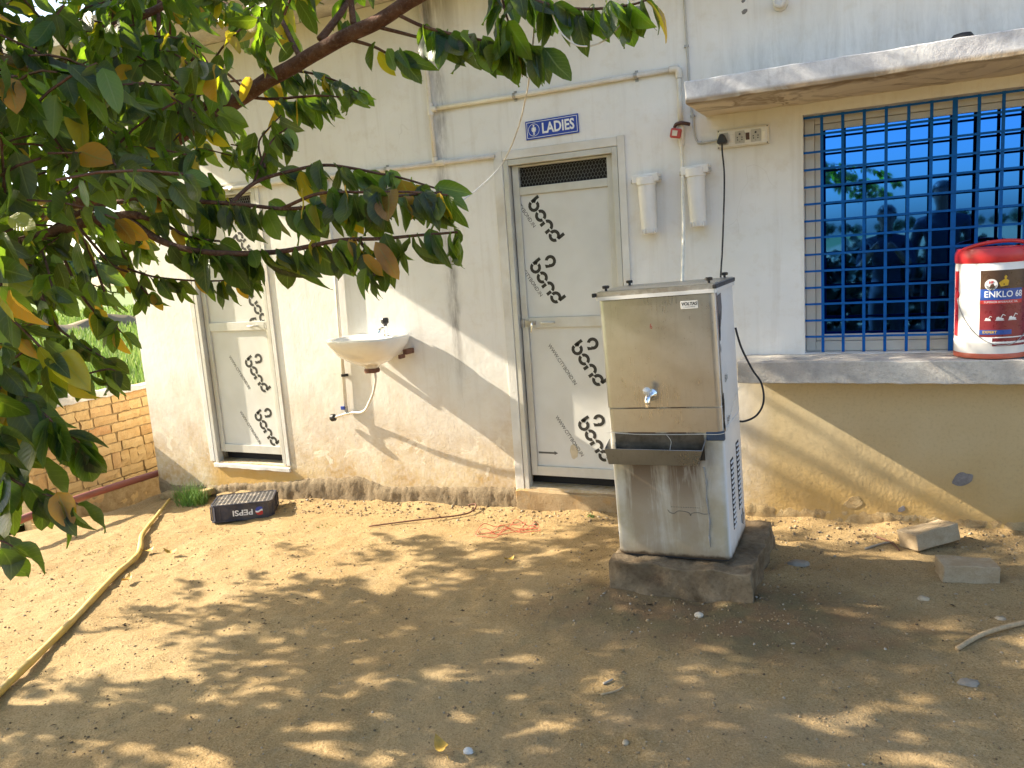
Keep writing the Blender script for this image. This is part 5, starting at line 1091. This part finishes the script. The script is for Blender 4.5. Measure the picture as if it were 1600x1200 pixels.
def leaf_at(p, along, size, droop=0.8, face=None):
    d = Vector((along.x * 0.45 + random.gauss(0, 0.42), along.y * 0.45 + random.gauss(0, 0.42), -droop + random.gauss(0, 0.35))).normalized()
    nrm = Vector((-0.45, -0.75, 0.55)) + Vector((random.gauss(0, 0.75), random.gauss(0, 0.75), random.gauss(0, 0.5)))
    if face is not None: nrm = nrm * 0.5 + face
    z_ = (nrm - d * nrm.dot(d)); z_ = z_.normalized() if z_.length > 1e-4 else d.orthogonal().normalized()
    x_ = d.cross(z_); Mx = np.array(((x_.x, d.x, z_.x), (x_.y, d.y, z_.y), (x_.z, d.z, z_.z))) @ np.diag([random.uniform(0.72, 1.14), 1.0, random.uniform(0.4, 1.5)]) * size
    leaves.append((Mx, np.array(p), size))
def leafy(P, every, size, droop=0.85, start=0.0, jitter=0.012, pairs=2):
    acc = 0.0; L_ = sum((P[i + 1] - P[i]).length for i in range(len(P) - 1)); run = 0
    for i in range(len(P) - 1):
        seg = P[i + 1] - P[i]; run += seg.length; acc += seg.length
        if run / L_ < start: continue
        if acc >= every:
            acc = 0
            for _ in range(pairs):
                leaf_at(P[i + 1] + Vector((random.gauss(0, jitter), random.gauss(0, jitter), random.gauss(0, jitter * 0.6))), seg.normalized(), size * random.choice((random.uniform(0.6, 1.0), random.uniform(0.85, 1.2))), droop)
    leaf_at(P[-1], (P[-1] - P[-2]).normalized(), size * 0.8, droop * 0.6)
def ptb(lst): return [pt(*a) for a in lst]
# the thick limb crossing the corner of the view
A_ = branch([fork, (-3.75, -2.75, 1.72)] + ptb([(120, 320, 2.95), (220, 255, 2.8), (360, 163, 2.62), (470, 95, 2.45), (560, 48, 2.35), (660, -8, 2.25), (800, -90, 2.1), (950, -150, 1.95)]), 0.031, 0.017, 'branch', 12, 6, 0.008)
B_ = branch([fork, (-3.6, -3.1, 1.58)] + ptb([(-60, 410, 2.35), (0, 392, 2.3), (60, 372, 2.27), (120, 352, 2.25), (190, 337, 2.22), (215, 337, 2.2)]), 0.025, 0.011, 'branch', 10, 6)
tw = []
def twig(l, r0, r1, every=None, size=0.1, droop=0.85, start=0.0, pairs=2):
    P = branch(ptb(l), r0, r1, 'branch', 6, 6, 0.004)
    if every: leafy(P, every * 0.85, size * 1.08, droop * 1.35, start, 0.014, pairs + 1)
    return P
twig([(190, 337, 2.22), (250, 375, 2.18), (300, 392, 2.15), (360, 396, 2.12), (420, 395, 2.1), (480, 385, 2.08), (540, 375, 2.05), (600, 372, 2.02), (660, 368, 2.0), (715, 362, 1.98)], 0.011, 0.003, 0.042, 0.092, 0.95, 0.20)
twig([(215, 337, 2.2), (255, 350, 2.2), (300, 372, 2.2), (345, 378, 2.2)], 0.008, 0.003, 0.05, 0.085, 0.8, 0.1)
twig([(60, 372, 2.3), (130, 330, 2.3), (220, 312, 2.25), (300, 314, 2.2), (370, 318, 2.18), (440, 325, 2.15), (500, 322, 2.12), (560, 316, 2.1), (620, 306, 2.08), (690, 300, 2.05)], 0.008, 0.003, 0.045, 0.098, 0.95, 0.25)
twig([(360, 318, 2.2), (400, 285, 2.25), (450, 268, 2.25), (500, 258, 2.22), (550, 262, 2.2), (600, 272, 2.18), (640, 282, 2.15), (690, 296, 2.12)], 0.006, 0.0025, 0.05, 0.085, 0.8, 0.25)
twig([(440, 325, 2.15), (490, 305, 2.1), (530, 300, 2.05), (590, 300, 2.0), (640, 300, 1.98), (700, 305, 1.95)], 0.005, 0.0025, 0.04, 0.088, 1.0, 0.2)
twig([(560, 375, 2.05), (575, 395, 2.03), (582, 418, 2.02), (586, 430, 2.0)], 0.005, 0.002, 0.022, 0.072, 0.8, 0.3)
twig([(540, 62, 2.38), (580, 72, 2.36), (605, 84, 2.35), (628, 92, 2.34)], 0.006, 0.0025, 0.06, 0.1, 0.9, 0.55)
twig([(615, 20, 2.3), (660, 40, 2.26), (700, 52, 2.22), (750, 62, 2.2), (800, 72, 2.18), (840, 80, 2.15)], 0.006, 0.0025, 0.034, 0.098, 0.95, 0.25)
twig([(800, -60, 2.1), (820, -10, 2.1), (850, 5, 2.1), (890, 12, 2.08), (940, 14, 2.06), (985, 8, 2.05), (1010, 0, 2.05)], 0.006, 0.0025, 0.034, 0.1, 0.95, 0.1)
twig([(760, -80, 2.15), (780, -20, 2.15), (790, 20, 2.15), (800, 50, 2.15)], 0.005, 0.0025, 0.036, 0.10, 0.9, 0.3)
twig([(585, 40, 2.33), (655, 58, 2.3), (690, 62, 2.28)], 0.006, 0.003, None)
twig([(470, 92, 2.45), (450, 50, 2.5), (432, 10, 2.55), (425, -30, 2.6)], 0.009, 0.006, 0.09, 0.09, 0.6, 0.2); twig([(500, 62, 2.42), (530, 25, 2.45), (545, -5, 2.48), (550, -40, 2.5)], 0.012, 0.008, 0.10, 0.085, 0.6, 0.3)
twig([(552, 38, 2.36), (548, 5, 2.36), (543, -40, 2.36)], 0.010, 0.008, None)
twig([(355, 165, 2.62), (420, 120, 2.7), (470, 112, 2.7), (520, 125, 2.7), (560, 145, 2.68)], 0.006, 0.0025, 0.04, 0.092, 0.9, 0.3)
twig([(380, 150, 2.6), (420, 155, 2.58), (470, 152, 2.55), (500, 150, 2.55), (530, 152, 2.55)], 0.006, 0.0025, 0.04, 0.085, 0.9, 0.3)
twig([(300, 205, 2.7), (330, 140, 2.7), (310, 100, 2.68), (255, 70, 2.6), (200, 58, 2.55), (150, 55, 2.5)], 0.012, 0.006, 0.07, 0.1, 0.8, 0.3)
twig([(130, 50, 2.4), (200, 32, 2.4), (250, 10, 2.4), (290, -20, 2.4)], 0.014, 0.010, None)
twig([(180, -30, 2.5), (178, 60, 2.5), (182, 130, 2.5), (185, 160, 2.5)], 0.008, 0.005, 0.08, 0.1, 0.8); twig([(250, -20, 2.5), (248, 60, 2.5), (245, 150, 2.5)], 0.008, 0.005, 0.08, 0.09, 0.8)
twig([(200, 420, 2.3), (240, 432, 2.28), (290, 437, 2.26), (340, 438, 2.25), (388, 434, 2.22)], 0.004, 0.002, 0.026, 0.062, 1.0, 0.1)
twig([(120, 352, 2.25), (170, 410, 2.25), (200, 425, 2.28)], 0.005, 0.003, 0.05, 0.07, 0.8); twig([(150, 345, 2.3), (190, 395, 2.32), (215, 440, 2.35), (232, 460, 2.35)], 0.005, 0.0025, 0.04, 0.075, 0.8)
twig([(415, 262, 2.4), (405, 220, 2.45), (440, 180, 2.5)], 0.004, 0.002, 0.05, 0.08, 0.8); twig([(395, 285, 2.4), (415, 240, 2.4), (430, 215, 2.42), (450, 200, 2.42)], 0.004, 0.002, 0.06, 0.085, 1.0, 0.3)
# trailing twigs down the left edge
twig([(30, 375, 2.2), (60, 450, 2.15), (90, 510, 2.12), (130, 540, 2.1), (165, 560, 2.1)], 0.006, 0.002, 0.035, 0.085, 0.9, 0.2)
twig([(90, 380, 2.3), (120, 450, 2.3), (150, 490, 2.3), (175, 505, 2.3), (190, 520, 2.3)], 0.005, 0.002, 0.04, 0.08, 0.8, 0.2)
twig([(-40, 560, 1.95), (20, 585, 1.95), (70, 600, 1.95), (120, 588, 1.95), (165, 578, 1.95), (180, 580, 1.95)], 0.005, 0.002, 0.05, 0.075, 0.9, 0.35)
twig([(-60, 620, 1.75), (0, 600, 1.75), (30, 612, 1.74), (60, 640, 1.73), (95, 668, 1.72), (125, 690, 1.72)], 0.006, 0.002, 0.030, 0.10, 1.1, 0.2)
twig([(-60, 740, 1.72), (-10, 735, 1.7), (30, 755, 1.7), (70, 772, 1.7), (110, 785, 1.7), (122, 790, 1.7)], 0.004, 0.0018, 0.040, 0.10, 1.2, 0.35)
twig([(-60, 590, 1.8), (-20, 640, 1.78), (10, 680, 1.76), (30, 720, 1.75)], 0.005, 0.002, 0.034, 0.105, 1.1, 0.2)
twig([(-70, 810, 1.62), (-30, 835, 1.62), (5, 845, 1.62), (20, 853, 1.62)], 0.003, 0.0015, 0.05, 0.095, 1.3, 0.8, 2)
twig([(-60, 480, 1.9), (-10, 500, 1.9), (30, 530, 1.88), (50, 560, 1.88)], 0.005, 0.002, 0.035, 0.09, 0.9, 0.2)
for k in range(7):                                # boughs behind and above the camera, mirrored in the window
    x0, y0, z0 = -1.5 + random.uniform(-.2, .2), -5.2 - 0.12 * k, 2.55 + random.uniform(-.25, .25)
    P = branch([(-2.4, -4.9, 2.7), (x0, y0, z0), (-0.9 + 0.09 * k, -5.4 - 0.1 * k, z0 - 0.12), (-0.45 + 0.1 * k, -5.6 - 0.12 * k, z0 - 0.35)], 0.010, 0.003, 'branch', 6, 8)
    leafy(P, 0.04, 0.10, 0.9, 0.35, 0.02, 3)
# dense fill inside the crown edge that shows in the corner
def inside(poly, x, y):
    c_ = False; j = len(poly) - 1
    for i in range(len(poly)):
        (xi, yi), (xj, yj) = poly[i], poly[j]
        if (yi > y) != (yj > y) and x < (xj - xi) * (y - yi) / (yj - yi) + xi: c_ = not c_
        j = i
    return c_
POLY = [(-260, -260), (1000, -260), (900, -60), (700, -45), (590, -25), (500, 10), (440, 30), (425, 75), (385, 130), (370, 190), (420, 215), (410, 262), (330, 285), (250, 330), (225, 395), (200, 420), (190, 480), (120, 520), (80, 560), (60, 640), (30, 760), (-40, 850), (-260, 860)]
cnt = 0
while cnt < 440:
    px_, py_ = random.uniform(-250, 640), random.uniform(-200, 700)
    if not inside(POLY, px_, py_): continue
    if py_ > 400 and random.random() < 0.15: continue
    d = random.uniform(1.85, 3.4)
    if px_ < 120 and random.random() < 0.3: d = random.uniform(1.5, 2.0)
    p = pt(px_, py_, d); q_ = Vector((random.gauss(0, 1), random.gauss(0, 1), random.gauss(0, 0.45))).normalized()
    L_ = random.uniform(0.12, 0.26); P = [p + q_ * (L_ * i / 6) + Vector((0, 0, -0.05 * (i / 6) ** 2)) for i in range(7)]
    e = project(P[-1])
    if not inside(POLY, e[0], e[1]): continue
    cnt += 1; tw.append((P, 0.003)); leafy(P, 0.032, random.uniform(0.07, 0.104), 0.85, 0.0, 0.014, 2)
def in_view(p, mx=60):
    v = p - CAM; z_ = v.dot(fwd)
    if z_ < 0.2: return False
    x_, y_ = 800 + F * v.dot(RT) / z_, 600 - F * v.dot(UP) / z_
    return -mx < x_ < 1600 + mx and -mx - 30 < y_ < 1200 + mx
# the crown outside the view, which shades the yard
near = list(leaves); leaves = []
blobs = [((-4.7, -2.9, 3.0), (2.1, 1.5, 1.25)), ((-3.9, -1.9, 4.3), (1.5, 1.15, 0.8)), ((-4.4, -3.9, 3.0), (1.6, 1.3, 1.1)), ((-2.6, -4.6, 3.1), (1.6, 1.2, 0.7)), ((-5.2, -1.9, 2.7), (1.3, 0.9, 0.8)), ((-6.2, -2.1, 2.25), (1.0, 0.75, 0.65)), ((-5.9, -3.3, 2.1), (1.1, 0.9, 0.6))]
cl_ = 0; tries = 0
while cl_ < 2150 and tries < 90000:
    tries += 1
    (c0, rd) = random.choice(blobs[:1] + blobs)
    d = Vector((random.gauss(0, 1), random.gauss(0, 1), random.gauss(0, 1))).normalized() * random.random() ** 0.38
    p = Vector((c0[0] + d.x * rd[0], c0[1] + d.y * rd[1], c0[2] + d.z * rd[2]))
    if p.x > -3.9 and p.z < 3.4 and p.y > -3.9 and random.random() < 0.6: continue
    if c0[0] < -5.5 and mnoise.noise(p * 2.6) < 0.10: continue
    if mnoise.noise(p * 2.1) < -0.08 or mnoise.noise(p * 0.9 + Vector((3, 1, 0))) < -0.28: continue
    q_ = Vector((random.gauss(0, 1), random.gauss(0, 1), random.gauss(0, 0.4))).normalized(); L_ = random.uniform(0.15, 0.3)
    P = [p + q_ * (L_ * i / 5) + Vector((0, 0, -0.05 * (i / 5) ** 2)) for i in range(6)]
    if in_view(P[0]) or in_view(P[-1]) or (P[0] - CAM).length < 0.9 : continue
    cl_ += 1; tw.append((P, 0.0035)); leafy(P, 0.040, random.uniform(0.09, 0.12), 0.6, 0.0, 0.02, 2)
random.seed(5)
for k in range(20):                               # thin outer sprays towards the building, with gaps between them
    c0 = Vector((random.uniform(-6.5, -4.4), random.uniform(-1.5, -0.65), random.uniform(2.6, 4.5)))
    for _ in range(22):
        p = c0 + Vector((random.gauss(0, 0.26), random.gauss(0, 0.12), random.gauss(0, 0.11))); q_ = Vector((random.gauss(0, 1), random.gauss(0, 1), random.gauss(0, 0.4))).normalized(); P = [p + q_ * (0.2 * i / 5) for i in range(6)]
        if in_view(P[0]) or in_view(P[-1]): continue
        tw.append((P, 0.0035)); leafy(P, 0.045, 0.1, 0.6, 0.0, 0.02, 2)
far = leaves
m = MB()
for P, r_ in tw: m.tube([p - TO for p in P[::2]], r_, 4, cap=False)
o = m.build('twigs', BARK, tree, smooth=True); o['kind'] = 'stuff'
# leaves: the 300 that show largest are objects, the rest one mass
def shown(l):
    x_, y_, z_ = project(l[1]); s = l[2] / z_ if z_ > 0 else 0
    return s if (-10 < x_ < 1100 and -10 < y_ < 950) else 0
near.sort(key=shown, reverse=True)
tmpl = [leaf_grid(7, 1, 0.58, 0.16, 0.20, 0.012), leaf_grid(7, 1, 0.54, 0.26, 0.32, 0.02), leaf_grid(7, 1, 0.60, 0.08, -0.12, 0.025), leaf_grid(7, 1, 0.46, 0.30, 0.55, 0.02, 0.3), leaf_grid(7, 1, 0.50, 0.12, -0.3, 0.045), leaf_grid(7, 1, 0.62, 0.34, 0.12, 0.035)]
lm = []
for V, C_, Fq in tmpl:
    a = MB(); a.v = list(V); a.f = list(Fq); me = a.mesh('leaf', LEAF, True); add_leaf_colors(me, C_); lm.append(me)
# spread the 300 over big leaves and over the separate sprays, where single leaves can be told apart
def lone(l): x_, y_, z_ = project(l[1]); return x_ > 395 or (y_ > 560 and x_ > -10)
cand = [l for l in near if shown(l) > 0]; order = sorted(range(len(cand)), key=lambda i: (not lone(cand[i]), -shown(cand[i])))
pick = set(order[:300])
for i in sorted(pick):
    Mx, p, s = cand[i]; o = bpy.data.objects.new('leaf', random.choice(lm)); link(o, tree)
    M4 = Matrix([[*Mx[0], p[0] - TO.x], [*Mx[1], p[1] - TO.y], [*Mx[2], p[2] - TO.z], [0, 0, 0, 1]]); o.matrix_local = M4
rest = [c_ for i, c_ in enumerate(cand) if i not in pick] + [l for l in near if shown(l) == 0]
def mass(name, L, T_):
    groups = [[] for _ in T_]
    for l in L: groups[random.randrange(len(T_))].append(l)
    for gi, (V, C_, Fq) in zip(groups, T_):
        if not gi: continue
        me = scatter(name, V, Fq, np.array([l[0] for l in gi]), np.array([l[1] for l in gi]) - np.array(TO), '', LEAFM)
        add_leaf_colors(me, list(C_) * len(gi)); me.polygons.foreach_set('use_smooth', [True] * len(me.polygons))
        o = link(bpy.data.objects.new(name, me), tree); o['kind'] = 'stuff'
mass('foliage', rest, tmpl)
mass('foliage', far, [leaf_grid(3, 1, 0.50, 0.15, 0.2), leaf_grid(3, 1, 0.46, 0.2, 0.4)])
print('leaves', len(near), len(far), 'far clusters', cl_, tries)

# strings caught in the tree
tag(MB().tube(smooth_path(ptb([(835, 40, 2.15), (830, 100, 2.3), (822, 150, 2.6), (808, 205, 3.1), (785, 255, 3.5), (750, 292, 3.3), (715, 317, 2.6), (688, 316, 2.05)])), 0.0028, 5).build('string', STRING, None, smooth=True), 'thin white string trailing from the upper leaves past the signed door', 'string')
tag(MB().tube(smooth_path(ptb([(862, 18, 2.08), (868, 35, 2.08), (880, 55, 2.08), (902, 71, 2.08), (930, 70, 2.08), (955, 55, 2.08), (978, 25, 2.06), (982, 0, 2.05)])), 0.0024, 5).build('string', STRING, None, smooth=True), 'loop of white string hanging from the topmost leaves', 'string')

# ------------------------------------------------------------------ the person taking the picture, seen only in the glass
def person(label, loc, rz, s, shirt, hold):
    t = thing('person', label, 'person', loc, (0, 0, math.radians(rz)), 'people mirrored in the window')
    t.scale = (s, s, s)
    V, E, Rr = [], [], []
    def chain(start, pts):
        prev = start
        for (p, r_) in pts:
            V.append(p); Rr.append(r_); i = len(V) - 1
            if prev is not None: E.append((prev, i))
            prev = i
        return prev
    pel = chain(None, [((0, 0, 0.93), 0.15)]); wa = chain(pel, [((0, 0, 1.08), 0.135), ((0, 0.01, 1.24), 0.155)]); ch = chain(wa, [((0, 0.0, 1.40), 0.15)])
    nk = chain(ch, [((0, 0.0, 1.50), 0.06), ((0, 0.015, 1.56), 0.058)]); chain(nk, [((0, 0.02, 1.63), 0.085), ((0, 0.02, 1.69), 0.092), ((0, 0.01, 1.745), 0.06)])
    for sx in (-1, 1):
        if not hold:
            wr = chain(ch, [((sx * 0.18, 0, 1.41), 0.07), ((sx * 0.225, -0.01, 1.27), 0.052), ((sx * 0.245, -0.01, 1.12), 0.046), ((sx * 0.25, 0.03, 0.98), 0.036), ((sx * 0.25, 0.06, 0.87), 0.027), ((sx * 0.248, 0.07, 0.82), 0.032)])
            for k in range(4): chain(wr, [((sx * 0.246, 0.055 + 0.017 * k, 0.775), 0.009), ((sx * 0.240, 0.056 + 0.016 * k, 0.745), 0.008), ((sx * 0.232, 0.056 + 0.015 * k, 0.72 + 0.006 * abs(k - 1)), 0.007)])
            chain(wr, [((sx * 0.225, 0.10, 0.80), 0.010), ((sx * 0.215, 0.11, 0.77), 0.008)])
        else:
          wr = chain(ch, [((sx * 0.17, 0, 1.41), 0.07), ((sx * 0.235, 0.05, 1.27), 0.052), ((sx * 0.25, 0.12, 1.15), 0.045), ((sx * 0.17, 0.26, 1.25), 0.038), ((sx * 0.105, 0.36, 1.345), 0.028), ((sx * 0.085, 0.385, 1.375), 0.032)])
          for k in range(4): chain(wr, [((sx * (0.080 - 0.004 * k), 0.405 - 0.003 * k, 1.395 - 0.014 * k), 0.009), ((sx * (0.060 - 0.003 * k), 0.422, 1.398 - 0.016 * k), 0.008), ((sx * (0.040 - 0.003 * k), 0.420, 1.396 - 0.017 * k), 0.007)])
          chain(wr, [((sx * 0.075, 0.372, 1.40), 0.010), ((sx * 0.055, 0.380, 1.418), 0.008)])
        chain(pel, [((sx * 0.095, 0, 0.86), 0.095), ((sx * 0.10, 0.01, 0.66), 0.082), ((sx * 0.105, 0.02, 0.48), 0.062), ((sx * 0.11, 0.0, 0.28), 0.056), ((sx * 0.115, -0.01, 0.09), 0.042), ((sx * 0.12, 0.05, 0.04), 0.038), ((sx * 0.13, 0.13, 0.03), 0.032)])
    me = bpy.data.meshes.new('body'); me.from_pydata(V, E, [])
    q = Mt('clothes_and_skin'); Z = q.xyz(q.obj())[2]; Yc = q.xyz(q.obj())[1]
    col = q.mix(q.m('GREATER_THAN', Z, 0.94), (0.02, 0.02, 0.025), shirt); skin = (0.22, 0.12, 0.075)
    col = q.mix(q.m('GREATER_THAN', Z, 1.51), col, skin); col = q.mix(q.m('GREATER_THAN', Yc, 0.20) if hold else q.m('MULTIPLY', q.m('LESS_THAN', Z, 0.90), q.m('GREATER_THAN', q.m('ABSOLUTE', q.xyz(q.obj())[0]), 0.205)), col, skin); col = q.mix(q.m('LESS_THAN', Z, 0.07), col, (0.02, 0.015, 0.012))
    me.materials.append(q.out(col, 0.75)); o = link(bpy.data.objects.new('body', me), t)
    sk = o.modifiers.new('skin', 'SKIN'); sk.use_smooth_shade = True
    for i, d in enumerate(me.skin_vertices[0].data): d.radius = (Rr[i], Rr[i] * (0.72 if Rr[i] > 0.12 else 1.0)); d.use_root = (i == 0)
    sb = o.modifiers.new('sub', 'SUBSURF'); sb.levels = 2; sb.render_levels = 2
    m = MB().lathe([(0.0, 0.105), (0.05, 0.098), (0.088, 0.06), (0.101, 0.0), (0.095, -0.045), (0.08, -0.06)], 18, T(0, -0.006, 1.688)); m.v = [(x * 0.95, y * 1.05 - (0.012 if z < 1.70 and y > 0.02 else 0) - (0.05 if z < 1.68 and y > 0.03 else 0), z) for x, y, z in m.v]
    m.build('hair', plain('black_hair', (0.012, 0.010, 0.009), 0.5), t, smooth=True)
    m = MB()
    for sx in (-1, 1): m.lathe([(0, 0.011), (0.008, 0.007), (0.011, 0), (0.008, -0.007), (0, -0.011)], 10, T(sx * 0.034, 0.103, 1.665))
    m.build('eyes', INK, t, smooth=True)
    m = MB().lathe([(0.006, 0.03), (0.013, 0.0), (0.005, -0.01)], 8, T(0, 0.112, 1.645)); m.build('nose', q.mat, t, smooth=True)
person('shorter person in dark clothes holding up a phone, mirrored in the blue window', (0.02, -4.93, -0.03), 4, 1.03, (0.02, 0.025, 0.04), True)
person('taller person with arms down beside the phone holder, mirrored in the blue window', (0.56, -5.0, -0.03), 12, 1.15, (0.025, 0.03, 0.045), False)
t = thing('phone', 'dark phone held up by the mirrored person', 'phone', (0.0, -4.520, 1.535), (0, 0, YAW * 0.3))
B(-0.078, -0.009, -0.055, 0.078, 0.0, 0.015).build('phone_body', BLACK, t, bevel=0.004)
